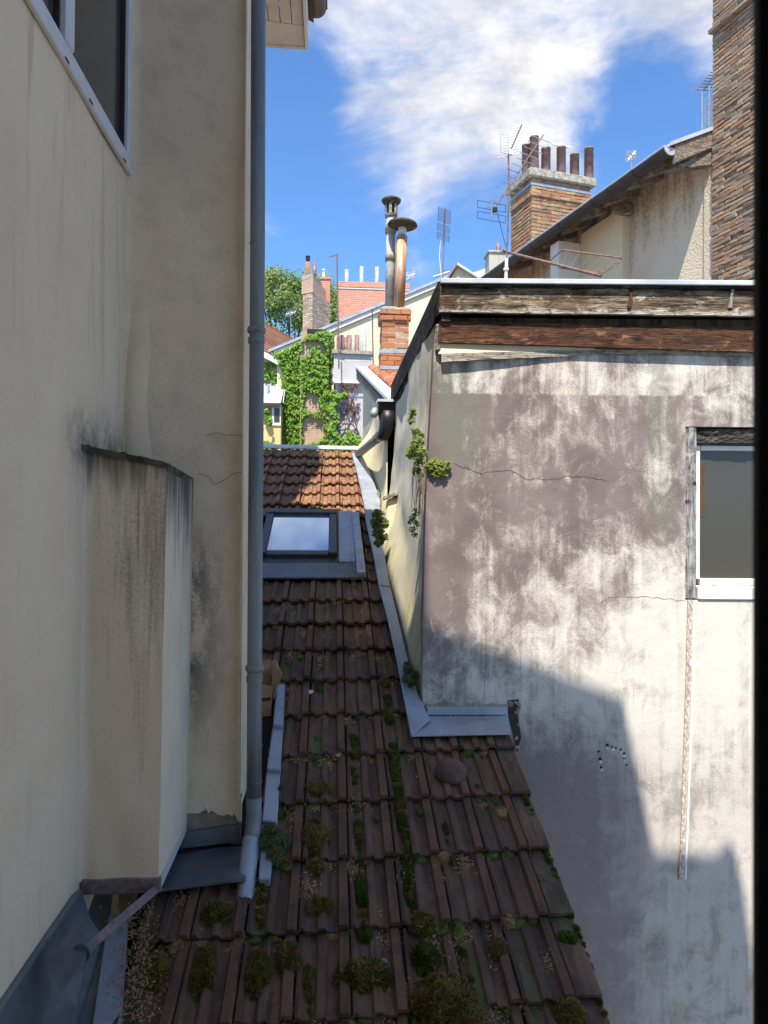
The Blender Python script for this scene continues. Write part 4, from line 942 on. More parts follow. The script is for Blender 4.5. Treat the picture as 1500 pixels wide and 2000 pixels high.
# plaster fillet above the batten, tapering to the right
q = [wp(856, 670, 0.022), wp(1160, 678, 0.015), wp(1160, 684, 0.015), wp(856, 692, 0.034)]
MB().hexa([p_ - wn_ * 0.013 for p_ in q], q).build('plaster_fillet', M['cream'], rh, bevel=0.004)
# rafter tails / brackets behind the fascia gap and soffit
MB().prism([wl_(acoord(wp(862, 620)), ez0 - 0.05, 0.055), wl_(WA, ez0 - 0.05 , 0.055), wl_(WA, ez0 - 0.05, -0.25), wl_(acoord(wp(862, 620)), ez0 - 0.05, -0.25)], Z1 * 0.03).build('soffit', M['dark_wood'], rh)
for px in (1225, 1420):
    q = wp(px, 605, 0.056); MB().hexa([q + wdir * -0.012 - Z1 * 0.0 + wn_ * .034, q + wdir * 0.014 + wn_ * .034, q + wdir * 0.03 + Z1 * 0.14 + wn_ * .034, q + wdir * 0.012 + Z1 * 0.14 + wn_ * .034],
        [q + wdir * -0.010 + wn_ * .04, q + wdir * 0.010 + wn_ * .04, q + wdir * 0.024 + Z1 * 0.13 + wn_ * .04, q + wdir * 0.014 + Z1 * 0.13 + wn_ * .04]).build('splinter', m_b2 if px < 1300 else M['grey_wood'], rh)
# zinc roof edge and roof
aL = acoord(wp(862, 545, 0.115)); zt = wp(862, 543, .115).z
ry = Z1 * 0.10
MB().prism([wl_(aL - 0.005, zt - 0.03, 0.120), wl_(WA, zt - 0.03, 0.120), wl_(WA, zt, 0.120), wl_(aL - 0.005, zt, 0.120)], wn_ * -0.012).build('zinc_edge', M['zinc_pale'], rh, bevel=0.004)
MB().prism([wl_(aL + 0.01, zt - 0.045, 0.105), wl_(WA, zt - 0.045, 0.105), wl_(WA, zt - 0.004, 0.105), wl_(aL + 0.01, zt - 0.004, 0.105)], wn_ * -0.02).build('drip_board', M['dark_wood'], rh)
MB().hexa([wl_(aL, zt - 0.02, 0.104), wl_(WA, zt - 0.02, 0.104), V((4.3, 7.4, zt - 0.02)), V((SXT + 0.005, 7.4, zt - 0.02))], [wl_(aL, zt - 0.003, 0.104), wl_(WA, zt - 0.003, 0.104), V((4.3, 7.4, zt - 0.003)), V((SXT + 0.005, 7.4, zt - 0.003))]).build('roof', M['zinc'], rh)
# dark side boards of the eave running away from us
e0 = wl_(aL, 0, 0.11); 
def sideb(name, x, z0, z1, t, y1, m):
    MB().hexa([(e0.x + x, e0.y + 0.045, z0), (e0.x + x + t, e0.y + 0.045, z0), (SXT - 0.01 + x + t, y1, z0), (SXT - 0.01 + x, y1, z0)], [(e0.x + x, e0.y + 0.045, z1), (e0.x + x + t, e0.y + 0.045, z1), (SXT - 0.01 + x + t, y1, z1), (SXT - 0.01 + x, y1, z1)]).build(name, m, rh)
sideb('side_fascia', -0.012, zt - 0.195, zt - 0.005, 0.022, 7.42, M['dark_wood'])
sideb('side_board', 0.0105, zt - 0.235, zt - 0.05, 0.05, 7.38, M['dark_wood'])
# beam end at the wall corner
q = wp(853, 660, 0.02); MB().box(q + V((0.012, 0.06, 0)), wdir, wn_, Z1, 0.03, 0.16, 0.16).build('beam_end', M['old_beam'], rh, bevel=0.008)
# base flashing pieces (upstand in two folds) under the wall and the crumbled corner hole
def wbox(px0, px1, py0, py1, off0, off1, name, m, bev=0.003):
    a = [wp(px0, py1, off1), wp(px1, py1, off1), wp(px1, py0, off0), wp(px0, py0, off0)]
    return MB().hexa([p_ - wn_ * 0.02 for p_ in a], a).build(name, m, rh, bevel=bev)
wbox(834, 990, 1380, 1397, 0.012, 0.03, 'base_flashing', M['zinc'])
wbox(836, 990, 1397.5, 1413, 0.022, 0.03, 'base_board', M['grey_render'])
mb = MB()
for k in range(40):
    u = k / 40; x0, x1 = 832 + 158 * u, 832 + 158 * (u + 1 / 40); h0 = 1377 + 5 * mnoise.noise(V((u * 8, 0, 0)));
    q = [wp(x0, 1383, 0.014), wp(x1, 1383, 0.014), wp(x1, h0 - 2 + random.uniform(-3, 2), 0.004), wp(x0, h0 - 2, 0.004)]
    mb.hexa([p_ - wn_ * 0.01 for p_ in q], q)
mb.build('mortar_fillet', M['broken'], rh)
hb = MB(); q = [(992, 1368), (1014, 1366), (1012, 1398), (1018, 1440), (1010, 1470), (1003, 1440), (993, 1400)]
hb.prism([wp(x, y, 0.003) for x, y in q], wn_ * -0.02); hb.build('corner_rubble', M['crack'], rh)
rb_ = random.Random(5)
for k in range(26):
    x, y = rb_.uniform(994, 1016), rb_.uniform(1372, 1466)
    if y > 1400 and x < 1003: continue
    mb = MB(); c = wp(x, y, 0.004); r_ = rb_.uniform(0.006, 0.014)
    mb.box(c, (wdir + Z1 * rb_.uniform(-.6, .6)).normalized(), wn_, (Z1 - wdir * rb_.uniform(-.6, .6)).normalized(), r_ * 2, r_, r_ * 1.5); mb.build('rubble_stone', M['old_mortar'], rh, bevel=0.003)
# window: black lintel, grey jamb post, white casement, dark room
def wblock(name, a0, a1, z0, z1, o0_, o1_, m, bev=0.004, parent=None):
    return MB().prism([wl_(a0, z0, o1_), wl_(a1, z0, o1_), wl_(a1, z1, o1_), wl_(a0, z1, o1_)], wn_ * (o0_ - o1_)).build(name, m, parent or rh, bevel=bev)
A = lambda px, py: acoord(wp(px, py)); ZZ = lambda px, py: wp(px, py).z
mb = MB()                                     # lintel with a rotten uneven face
mb.grid(lambda u, v: wl_(wa0 - 0.003 + 0.9 * u, ZZ(1340, 864) + (wz1 - 0.012 - ZZ(1340, 864)) * v, -0.02 + 0.012 * mnoise.noise(V((u * 9, v * 3, 0))) + 0.008 * mnoise.noise(V((u * 30, v * 8, 3)))), 60, 8)
mb.build('lintel', mat('rotten_lintel', f_wood((0.03, 0.027, 0.025), (0.10, 0.09, 0.085), (0.16, 0.15, 0.12)), 0.95, 0.1), rh)
mb = MB()
mb.grid(lambda u, v: wl_(wa0 + 0.002 + (A(1361, 1000) - wa0) * u, wz0 + 0.01 + (ZZ(1340, 838) - wz0) * v, -0.012 + 0.014 * math.sin(math.pi * u) + 0.008 * mnoise.noise(V((u * 3, v * 12, 7)))), 8, 60)
mb.build('jamb_post', M['grey_wood'], rh)
casem = wblock('window', A(1362, 1000), A(1374, 1000), ZZ(1362, 1132), ZZ(1362, 868), -0.10, -0.045, M['white_paint'])
ws0, ws1 = A(1362, 1000), wa0 + 0.9
wblock('window_head', A(1375, 1000), ws1, ZZ(1362, 878), ZZ(1362, 868), -0.10, -0.047, M['white_paint'], 0.004, casem)
wblock('window_bottom_rail', A(1375, 1000), ws1, ZZ(1362, 1144), ZZ(1362, 1131), -0.10, -0.045, M['white_paint'], 0.004, casem)
wblock('sill', A(1362, 1000), ws1, wz0 + 0.004, ZZ(1362, 1145), -0.12, 0.012, M['white_paint'], 0.006, casem)
MB().box(wl_(A(1402, 1138), ZZ(1402, 1138), -0.040), wdir, wn_, Z1, 0.03, 0.012, 0.008).build('catch', M['white_paint'], casem)
wblock('pane', A(1374.5, 1000), ws1, ZZ(1362, 1131), ZZ(1362, 878), -0.085, -0.079, M['pane_dark'], 0.0, casem)
wblock('picture', A(1375, 1000), A(1387, 1000), ZZ(1362, 1008), ZZ(1362, 905), -0.0785, -0.0765, M['gold'], 0.0, casem)
wblock('lintel_gap', wa0, ws1, ZZ(1340, 867), ZZ(1340, 863), -0.10, -0.03, M['black_pvc'], 0.0)
# conduit below the window
cd = [(1349, 1172), (1346, 1300), (1341, 1450), (1336, 1600), (1331, 1718)]
mb = MB(); mw = MB(); mz = MB()
for (x0, y0), (x1, y1) in zip(cd, cd[1:]):
    wA = lambda y: 5.2 - (y - 1172) / 546 * 0.6
    q = [wp(x0 - wA(y0), y0, 0.012), wp(x0 + wA(y0), y0, 0.012), wp(x1 + wA(y1), y1, 0.012), wp(x1 - wA(y1), y1, 0.012)]
    mb.hexa([p_ - wn_ * 0.012 for p_ in q], q)
    if y0 >= 1290:
        q = [wp(x0 + 6.0, y0, 0.006), wp(x0 + 9.6, y0, 0.006), wp(x1 + 9.6, y1, 0.006), wp(x1 + 6.0, y1, 0.006)]; mw.hexa([p_ - wn_ * 0.006 for p_ in q], q)
cv = thing('cable_cover', wp(1340, 1700), 'narrow brown cable cover with white filler running down from the window corner', 'cable cover')
mb.build('cover_strip', M['red_strip'], cv); mw.build('filler', M['white_filler'], cv)
zz_ = []
for k in range(46):
    y = 1178 + k * 11.6; t = (y - 1172) / 546; x = 1349 - 18 * t; zz_.append(wp(x + (3.0 if k % 2 else -3.0) + random.uniform(-1, 1), y, 0.0135))
MB().tube(zz_, 0.0014, 4).build('wavy_line', M['red_zig'], cv)
# ------------------------------------------------------------------ bricks, one object each
def brick_mesh(L, W_, H, m, seed, rough=0.004, n=1):
    r_ = random.Random(seed); mb = MB(); mb.box((0, 0, 0), X1, Y1, Z1, L, W_, H)
    mb.v = [v + V([r_.uniform(-rough, rough) for _ in range(3)]) for v in mb.v]
    me = bpy.data.meshes.new('brick_mesh'); me.from_pydata([tuple(v) for v in mb.v], [], mb.f); me.materials.append(m)
    bm = bmesh.new(); bm.from_mesh(me); bmesh.ops.recalc_face_normals(bm, faces=bm.faces); bmesh.ops.bevel(bm, geom=bm.edges[:], offset=0.005, segments=1, affect='EDGES', clamp_overlap=True); bm.to_mesh(me); bm.free()
    return me
def lay(parent, origin, u, nrm, length, z0, z1, course, blen, depth, meshes, rng, jx=0.006, proud=0.004, skip=0.0, tilt=0.0, name='brick'):
    """courses of bricks on one face: u along the face, nrm outwards; meshes = (stretcher list)"""
    nC = int(round((z1 - z0) / course))
    for c in range(nC):
        z = z0 + (c + 0.5) * course; off = -blen / 2 if c % 2 else 0.0; a = off
        while a < length - 0.01:
            b = a + blen; lo, hi = max(a, 0.0), min(b, length)
            if hi - lo > 0.025 and rng.random() >= skip:
                L = hi - lo - jx
                m4 = Matrix((u, nrm, Z1)).transposed().to_4x4() @ Matrix.Rotation(rng.gauss(0, tilt), 4, 'Y') @ Matrix.Diagonal((L / (blen - jx), 1, rng.uniform(0.92, 1.03), 1))
                p_ = V(origin) + u * ((lo + hi) / 2) + nrm * (-depth / 2 + rng.uniform(0, proud)); p_.z = z
                m4.translation = p_; lobj(name, rng.choice(meshes), m4, parent)
            a = b

# ------------------------------------------------------------------ middle house: tile roof rising away behind the right house
mh = thing('middle_house', (1.2, 10.5, -9), 'small cream walled house behind the right wall with tiled roof and zinc verge', 'house')
MY0 = 7.38; mv0 = at(779, 786, MY0); mv1 = at(706, 718, 12.6)
sl = (mv1.z - mv0.z) / (12.6 - MY0)
wx0 = at(706, 800, 12.0).x
MB().prism([(0.56, MY0 - 0.02, -9), (0.52, 12.5, -9), (0.52, 12.5, mv1.z - 0.12), (0.56, MY0 - 0.02, mv0.z - 0.16)], (2.3, 0, 0)).build('wall', M['side_wall'], mh)
def mcheek(u, v):                             # plastered face with a curved foot down to the valley zinc
    y = MY0 - 0.02 + (9.75 - MY0) * u; b = base_at(y); zt2 = mv0.z + sl * (y - MY0) - 0.13; z = b.z - .12 + (zt2 - b.z + .12) * v
    f_ = max(0.0, 1 - (z - b.z) / 0.45); f_ = min(1, f_); return (0.545 + (b.x - 0.545) * f_ * f_ + wob((y * 2, z * 2, 6), .012), y, z)
smooth_by_angle(MB().grid(mcheek, 30, 24).grid(lambda u, v: V(mcheek(0, v)).lerp(V((0.75, MY0 - 0.02, mcheek(0, v)[2])), u), 4, 24).build('plaster_face', M['side_wall'], mh), 60)
def MR(x, y, h=0): return V((x, y, mv0.z + sl * (y - MY0) + h))
vx0, vx1 = mv0.x, mv1.x
def vl(y): return vx0 + (vx1 - vx0) * (y - MY0) / (12.6 - MY0) - 0.10
MB().hexa([MR(vl(MY0), MY0, -.05), MR(2.9, MY0, -.05), MR(2.9, 12.6, -.05), MR(vl(12.6), 12.6, -.05)], [MR(vl(MY0), MY0, -.02), MR(2.9, MY0, -.02), MR(2.9, 12.6, -.02), MR(vl(12.6), 12.6, -.02)]).build('roof', M['deck'], mh)
MB().hexa([MR(vl(MY0), MY0, -.018), MR(vl(MY0) + .17, MY0, -.018), MR(vl(12.6) + .2, 12.6, -.018), MR(vl(12.6), 12.6, -.018)], [MR(vl(MY0), MY0, 0.03), MR(vl(MY0) + .17, MY0, 0.015), MR(vl(12.6) + .2, 12.6, 0.015), MR(vl(12.6), 12.6, 0.03)]).build('zinc_verge', M['zinc_pale'], mh, bevel=0.006)
MB().hexa([MR(vl(MY0) + .012, MY0, -.20), MR(vl(MY0) + .04, MY0, -.20), MR(vl(12.6) + .04, 12.6, -.20), MR(vl(12.6) + .012, 12.6, -.20)], [MR(vl(MY0) + .012, MY0, -.052), MR(vl(MY0) + .04, MY0, -.052), MR(vl(12.6) + .04, 12.6, -.052), MR(vl(12.6) + .012, 12.6, -.052)]).build('verge_board', M['old_beam'], mh)
rt = MB(); 
prc = [(math.cos(math.pi * k / 6) * 0.085, math.sin(math.pi * k / 6) * 0.06) for k in range(7)]
rt.prism([(a, 0, b) for a, b in prc] + [(a * 0.85, 0, b * 0.8 - .002) for a, b in reversed(prc)], (0, 0.42, 0.42 * sl)); rtm = mesh_of(rt, 'round_tile_mesh', M['brick_orange'])
r_ = random.Random(4)
for cx in range(8):
    for k in range(14):
        y = MY0 + 0.02 + k * 0.36; x = vl(y) + 0.27 + cx * 0.165
        m4 = Matrix.Translation(MR(x, y, 0.01 + r_.uniform(0, .012))); lobj('roof_tile', rtm, m4, mh)
# eave gutter end, black outlet, rain pipe to the valley
gy = MY0 - 0.10; gc = at(757, 800, gy)
gtr = MB(); gtr.prism([gc + V((-0.10, b * 1.0, c)) for b, c in [(math.cos(math.pi + math.pi * k / 10) * .11, math.sin(math.pi + math.pi * k / 10) * .11 + .06) for k in range(11)]], (0.22, 0, 0))
gtr.build('gutter_end', M['black_pvc'], mh, bevel=0.006)
MB().hexa([gc + V((-.11, -.13, .06)), gc + V((.5, -.13, .06)), gc + V((.5, .13, .06)), gc + V((-.11, .13, .06))], [gc + V((-.11, -.13, .085)), gc + V((.5, -.13, .085)), gc + V((.5, .13, .10)), gc + V((-.11, .13, .10))]).build('gutter_cover', M['zinc_pale'], mh)
pe = onroof(700, 887, 0.10); o0_ = gc + V((0.0, 0, -.02)); o1_ = at(750, 845, gy - 0.02)
MB().tube([o0_, o0_ + V((0, 0, -.12)), o1_ + V((0, 0, -.02)), o1_ + (pe - o1_) * 0.15], [0.10, 0.085, 0.062, 0.055], 14).build('outlet', M['black_pvc'], mh, smooth=True)
MB().tube([o1_ + (pe - o1_) * 0.10, pe], 0.047, 14).build('rain_pipe', M['zinc_green'], mh, smooth=True)
for t in (0.16, 0.24): 
    c = o1_ + (pe - o1_) * t; d = (pe - o1_).normalized(); MB().tube([c, c + d * 0.02], 0.053, 14).build('pipe_clip', M['brown_metal'], mh)
lc = at(731, 806, gy - 0.02)
MB().lathe(lc, [(0.0, -.05), (.03, -.045), (.045, -.01), (.03, .045), (0, .06)], 12, (0.3, 0.2, 1)).build('lamp', M['zinc'], mh, smooth=True)

# chimney on the middle house
CY = 10.6
mc = thing('brick_chimney', at(772, 745, CY), 'small orange brick chimney stack carrying two tall flue pipes', 'chimney')
z_ = lambda py, Y=CY: at(775, py, Y).z
k0, k1 = at(744, 700, CY).x, at(800, 700, CY).x
wdt = k1 - k0
PXm = 1420 / CY
core = MB(); core.aab(k0 + .015, k1 - .015, CY + .015, CY + 0.40, z_(760), z_(604)); core.build('mortar_core', M['mortar'], mc)
BO = [brick_mesh(0.20, 0.10, 0.073, M['brick_orange'], 10 + i, 0.007) for i in range(4)]
r_ = random.Random(11); tl = V((-1, 0, 0))
for (pa, pb, grow) in ((748, 722, 0.02), (722, 716, .0), (715, 686, 0.005), (680, 628, -0.012), (627, 604, 0.02)):
    if pa == 722: continue
    z0, z1 = z_(pa), z_(pb); nC = max(1, round((z1 - z0) / 0.082)); cs = (z1 - z0) / nC
    lay(mc, (k0 - grow, CY - grow, 0), X1, V((0, -1, 0)), wdt + 2 * grow, z0, z1, cs, 0.205, 0.10, BO, r_, 0.008, 0.008, 0, 0.01)
    lay(mc, (k0 - grow, CY - grow + 0.001 + .1, 0), Y1, V((-1, 0, 0)), 0.32 + grow, z0, z1, cs, 0.205, 0.10, BO, r_, 0.008, 0.008, 0, 0.01)
for pa, pb in ((690, 683), (722, 715)):
    MB().aab(k0 - .012, k1 + .012, CY - .012, CY + .42, z_(pa), z_(pb)).build('zinc_band', M['zinc'], mc)
mm = MB(); mm.hexa([(k0 - .03, CY - .03, z_(752)), (k1 + .03, CY - .03, z_(752)), (k1 + .03, CY + .44, z_(752)), (k0 - .03, CY + .44, z_(752))], [(k0 - .02, CY - .018, z_(732)), (k1 + .02, CY - .018, z_(732)), (k1 + .02, CY + .43, z_(732)), (k0 - .02, CY + .43, z_(732))]); mm.build('mortar_foot', M['mortar'], mc)
MB().aab(k0 - .05, k1 + .04, CY - .06, CY + .46, z_(772), z_(751)).build('apron', M['zinc_pale'], mc, bevel=0.008)
MB().hexa([(k0 - .01, CY - .01, z_(604)), (k1 + .01, CY - .01, z_(604)), (k1 + .01, CY + .41, z_(604)), (k0 - .01, CY + .41, z_(604))], [(k0 + .04, CY + .04, z_(597)), (k1 - .04, CY + .04, z_(597)), (k1 - .04, CY + .36, z_(597)), (k0 + .04, CY + .36, z_(597))]).build('cement_cap', M['cement'], mc)
def f_rust(g):
    p_ = g.pos(); a = g.noise(g.vec(p_, (9, 9, 0.9)), 1.6, 6, 0.6, 0.6); b = g.noise(p_, 40, 4)
    c = g.mix(g.sstep(a, 0.35, 0.62), (0.55, 0.46, 0.33), (0.40, 0.19, 0.075)); c = g.mix(g.mul(g.sstep(b, 0.5, 0.75), 0.4), c, (0.2, 0.12, 0.07))
    return {'Base Color': c, 'Normal': g.bump(b, 0.2, 0.004)}
M['rust'] = mat('rusty_pipe', f_rust, 0.6, 0.4, 0.2)
pA = at(779, 600, CY + 0.10); pAt = at(785, 462, CY + 0.10)
rp = MB().tube([pA - Z1 * .05, pAt], 0.083, 20).build('rust_pipe', M['rust'], mc, smooth=True)
MB().tube([pAt, pAt + (pAt - pA) * 0.17], 0.062, 18).build('pipe_neck', M['zinc_pale'], rp, smooth=True)
ct = at(786, 440, CY + 0.1)
MB().lathe(ct, [(0.0, -.035), (.12, -.035), (.20, -.02), (.225, .0), (.21, .03), (.14, .055), (0.0, .07)], 20, (0.06, 0.0, 1)).build('rain_disc', M['mossy_cement'], rp, smooth=True)
pB = at(761, 600, CY + 0.27); pBt = at(764, 420, CY + 0.27)
gp_ = MB().tube([pB - Z1 * .05, pBt], 0.070, 20).build('grey_pipe', M['pot_grey'], mc, smooth=True)
for py in (503, 445, 448):
    c = at(763, py + 5, CY + 0.27); MB().tube([c - Z1 * .02, c + Z1 * .09, c + Z1 * .1], [.086, .084, .072], 18).build('pipe_sleeve', M['cement'], gp_, smooth=True)
for k in range(6):
    an = k / 6 * 2 * math.pi + 0.3; c = pBt + V((math.cos(an) * .085, math.sin(an) * .085, .07)); MB().box(c, V((-math.sin(an), math.cos(an), 0)), V((math.cos(an), math.sin(an), 0)), Z1, 0.045, 0.02, 0.17).build('cowl_post', M['cement'], gp_, bevel=0.006)
MB().tube([pBt + Z1 * -.03, pBt + Z1 * .0], [.09, .1], 18).build('cowl_base', M['cement'], gp_)
MB().tube([pBt + Z1 * 0.0, pBt + Z1 * .14], .05, 12).build('cowl_core', M['black_pvc'], gp_)
MB().lathe(pBt + Z1 * .15, [(0, 0), (.10, 0.0), (.145, .05), (.15, .075), (.12, .095), (0, .105)], 18).build('cowl_cap', M['mossy_cement'], gp_, smooth=True)

# ------------------------------------------------------------------ upper right house P (eave running away to the left)
U = V((-0.243, 0.97, 0)).normalized(); Vv = V((U.y, -U.x, 0))         # along the eave (away), and to the right
ph = thing('eave_house', (5, 10, -9), 'roughcast house at upper right with long dark gutter and old rafters', 'house')
G1 = at(1309, 296, 8.0); G2 = atZ(948, 548, G1.z); GL = (G2 - G1).length; gd = (G2 - G1).normalized()
gr = MB(); 
gpf = [(math.cos(math.pi + math.pi * k / 10) * .085, math.sin(math.pi + math.pi * k / 10) * .085) for k in range(11)]
gr.prism([G1 + Vv * a + Z1 * (b + .04) for a, b in gpf], gd * (GL + 1.5)); gr.build('gutter', M['gutter_dark'], ph)
MB().tube([G1 - Vv * .085 + Z1 * .045 - gd * 0.01, G2 - Vv * .085 + Z1 * .045], .012, 8).build('gutter_bead', M['zinc_pale'], ph)
for t in (0.12, 0.30, 0.47, 0.64, 0.82):
    c = G1 + gd * GL * t; mbk = MB(); pts = [c + Vv * a * 1.07 + Z1 * (b * 1.07 + .04) for a, b in gpf]; mbk.prism(pts, gd * 0.05); mbk.build('gutter_joint', M['gutter_dark'], ph)
MB().prism([G1 + Vv * a * 1.03 + Z1 * (b * 1.03 + .042) for a, b in gpf], gd * -0.012).build('gutter_stop', M['zinc_pale'], ph)
# roof: rises to the right
g1t = at(1411, 262, G1.y + 0.165); rise = (g1t.z - G1.z) / 0.68
def PR(t, s_, h=0.0): return G1 + gd * t + Vv * s_ + Z1 * (rise * s_ + 0.06 + h)
MB().hexa([PR(-.02, -.05), PR(-.02, 2.6), PR(GL + 1.5, 2.6), PR(GL + 1.5, -.05)], [PR(-.02, -.05, .03), PR(-.02, 2.6, .03), PR(GL + 1.5, 2.6, .03), PR(GL + 1.5, -.05, .03)]).build('roof', M['zinc_pale'], ph)
MB().hexa([PR(-.04, -.03, .0), PR(-.04, .86, .0), PR(-.021, .86, .0), PR(-.021, -.03, .0)], [PR(-.04, -.03, .045), PR(-.04, .86, .045), PR(-.021, .86, .045), PR(-.021, -.03, .045)]).build('zinc_verge', M['zinc_pale'], ph)
MB().hexa([PR(-.02, .05, -.22), PR(-.02, .70, -.20), PR(.03, .70, -.20), PR(.03, .05, -.22)], [PR(-.02, .05, -.005), PR(-.02, .70, -.005), PR(.03, .70, -.005), PR(.03, .05, -.005)]).build('verge_board', M['old_beam'], ph, bevel=0.01)
MB().hexa([PR(.05, .10, -.28), PR(.0, .60, -.40), PR(.12, .62, -.40), PR(.17, .10, -.28)], [PR(.05, .10, -.23), PR(.0, .60, -.23), PR(.12, .62, -.23), PR(.17, .10, -.23)]).build('bracket_beam', M['old_beam'], ph, bevel=0.01)
OV = 0.62
# wall with roughcast
PW0 = G1 + Vv * OV; PW0 = V((PW0.x, PW0.y, 0))
zt_ = G1.z + 0.06 + rise * OV
pwm = MB(); pwm.prism([PW0 + gd * -0.02 + Z1 * -9, PW0 + gd * (GL + 1.4) + Z1 * -9, PW0 + gd * (GL + 1.4) + Z1 * (zt_ - 0.02), PW0 + gd * -0.02 + Z1 * (zt_ - 0.02)], Vv * 3.0)
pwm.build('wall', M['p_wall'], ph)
MB().prism([PW0 + gd * -0.019 - Vv * 0.02 + Z1 * -2, PW0 + gd * 0.14 - Vv * 0.02 + Z1 * -2, PW0 + gd * 0.14 - Vv * .02 + Z1 * (zt_ - 0.05), PW0 + gd * -0.019 - Vv * .02 + Z1 * (zt_ - 0.05)], Vv * 0.02).build('quoin_strip', M['p_wall'], ph)
# boards under the roof and rafters
for k in range(3):
    s0 = 0.0 + k * 0.21
    MB().hexa([PR(0.03, s0, -.028), PR(0.03, s0 + .2, -.028), PR(GL + 1.4, s0 + .2, -.028), PR(GL + 1.4, s0, -.028)], [PR(0.03, s0, -.006), PR(0.03, s0 + .2, -.006), PR(GL + 1.4, s0 + .2, -.006), PR(GL + 1.4, s0, -.006)]).build('roof_board', M['soffit'] if k < 2 else M['old_beam'], ph)
r_ = random.Random(21)
for t in (0.45, 0.85, 1.30, 1.85, 2.35, 2.85, 3.5, 4.2):
    d0, d1 = r_.uniform(-.02, .02), r_.uniform(-.05, .05)
    MB().hexa([PR(t, .10, -.15 + d0), PR(t + .11, .10, -.15 + d0), PR(t + .11 + d1, .66, -.19), PR(t + d1, .66, -.19)], [PR(t, .08, -.03), PR(t + .11, .08, -.03), PR(t + .11 + d1, .66, -.03), PR(t + d1, .66, -.03)]).build('rafter', M['old_beam'], ph, bevel=0.012)
# white pier and niche below the eave
q0 = PW0 + gd * 2.05
for nm, t0, t1, o_, m_, zb in (('pier', 2.55, 2.78, 0.50, M['white_render'], zt_ - 0.42), ('niche_wall', 1.55, 2.549, 0.12, M['cream'], zt_ - 0.28)):
    MB().prism([PW0 + gd * t0 - Vv * o_ + Z1 * 1.0, PW0 + gd * t1 - Vv * o_ + Z1 * 1.0, PW0 + gd * t1 - Vv * o_ + Z1 * zb, PW0 + gd * t0 - Vv * o_ + Z1 * zb], Vv * (o_ + 0.05)).build(nm, m_, ph, bevel=0.01)
bb = PW0 + gd * 1.5 - Vv * 0.16 + Z1 * (zt_ - .34); MB().box(bb, Vv, gd, Z1, 0.3, 0.12, 0.13).build('beam_end', M['old_beam'], ph, bevel=0.015)

# clothes line frame
cf = thing('drying_rack', at(1100, 520, 9.0), 'rusty metal clothes drying frame under the eave of the roughcast house', 'drying rack')
RK = lambda cx, cy, Y: at(920 + cx / 5, 230 + cy / 5, Y)
for a, b, r0 in (((310, 1300, 9.4), (1270, 1545, 8.4), .018), ((890, 1290, 9.0), (1470, 1370, 8.6), .010), ((890, 1290, 9.0), (720, 1440, 9.2), .010), ((850, 1460, 8.9), (1260, 1520, 8.5), .010)):
    MB().tube([RK(*a), RK(*b)], r0, 8).build('rod', M['rusty_mast'], cf)
MB().hexa([RK(1260, 1545, 8.45), RK(1475, 1400, 8.55), RK(1475, 1372, 8.55), RK(1262, 1500, 8.45)], [p_ + V((0, .05, 0)) for p_ in (RK(1260, 1545, 8.45), RK(1475, 1400, 8.55), RK(1475, 1372, 8.55), RK(1262, 1500, 8.45))]).build('arm', M['old_beam'], cf)
for k in range(5):
    t = (k + 0.5) / 5; MB().tube([RK(890, 1290, 9.0).lerp(RK(1470, 1370, 8.6), t), RK(850, 1460, 8.9).lerp(RK(1260, 1520, 8.5), t)], .0035, 5).build('wire', M['rusty_mast'], cf)

# crumbling brick flank Q at the far right
qh = thing('brick_house', PW0 + gd * -0.6 + Z1 * -9, 'tall crumbling brick flank of the house at the top right corner', 'house')
Q0 = PW0 + gd * -0.02 - Vv * 0.03                 # left (far) edge of the flank
QL = 0.74; qz0, qz1 = at(1408, 548, Q0.y).z - 0.55, at(1408, -60, Q0.y).z
qc = MB(); qc.prism([Q0 + Vv * .009 + Z1 * -9, Q0 - gd * 4 + Vv * .009 + Z1 * -9, Q0 - gd * 4 + Vv * .009 + Z1 * (qz1 + .5), Q0 + Vv * .009 + Z1 * (qz1 + .5)], Vv * 1.2); qc.build('mortar_core', M['old_mortar'], qh)
BR = [brick_mesh(0.18, 0.09, 0.043, M['brick_rubble'], 70 + i, 0.006) for i in range(7)]
r_ = random.Random(8); qm = (at(1408, 230, Q0.y).z)
lay(qh, Q0, -gd, -Vv, QL, qz0, qm, 0.048, 0.186, 0.06, BR, r_, 0.012, 0.012, 0.05, 0.02)
lay(qh, Q0, -gd, -Vv, QL, qm, qz1 + .1, 0.048, 0.186, 0.06, BR, r_, 0.008, 0.003, 0.0, 0.006)
zl = at(1405, 66, Q0.y).z
for k in range(4):
    c = Q0 - gd * (0.08 + k * 0.187) - Vv * 0.03 + Z1 * zl; lobj('ledge_brick', BR[k], Matrix((-gd, -Vv, Z1)).transposed().to_4x4() @ Matrix.Translation((0, 0, 0)) if False else Matrix.Translation(c) @ Matrix((-gd, -Vv, Z1)).transposed().to_4x4(), qh)
# smeared mortar patch where the flank meets the roughcast
mp = MB(); mp.grid(lambda u, v: Q0 - gd * (0.0 + 0.16 * u * (1 + .5 * mnoise.noise(V((v * 9, 0, 0))))) - Vv * (0.004 + 0.012 * mnoise.noise(V((u * 7, v * 22, 1))) + .006 * (1 - u)) + Z1 * (qz0 + (at(1408, 285, Q0.y).z - qz0) * v), 10, 60)
mp.build('mortar_patch', M['old_mortar'], qh)

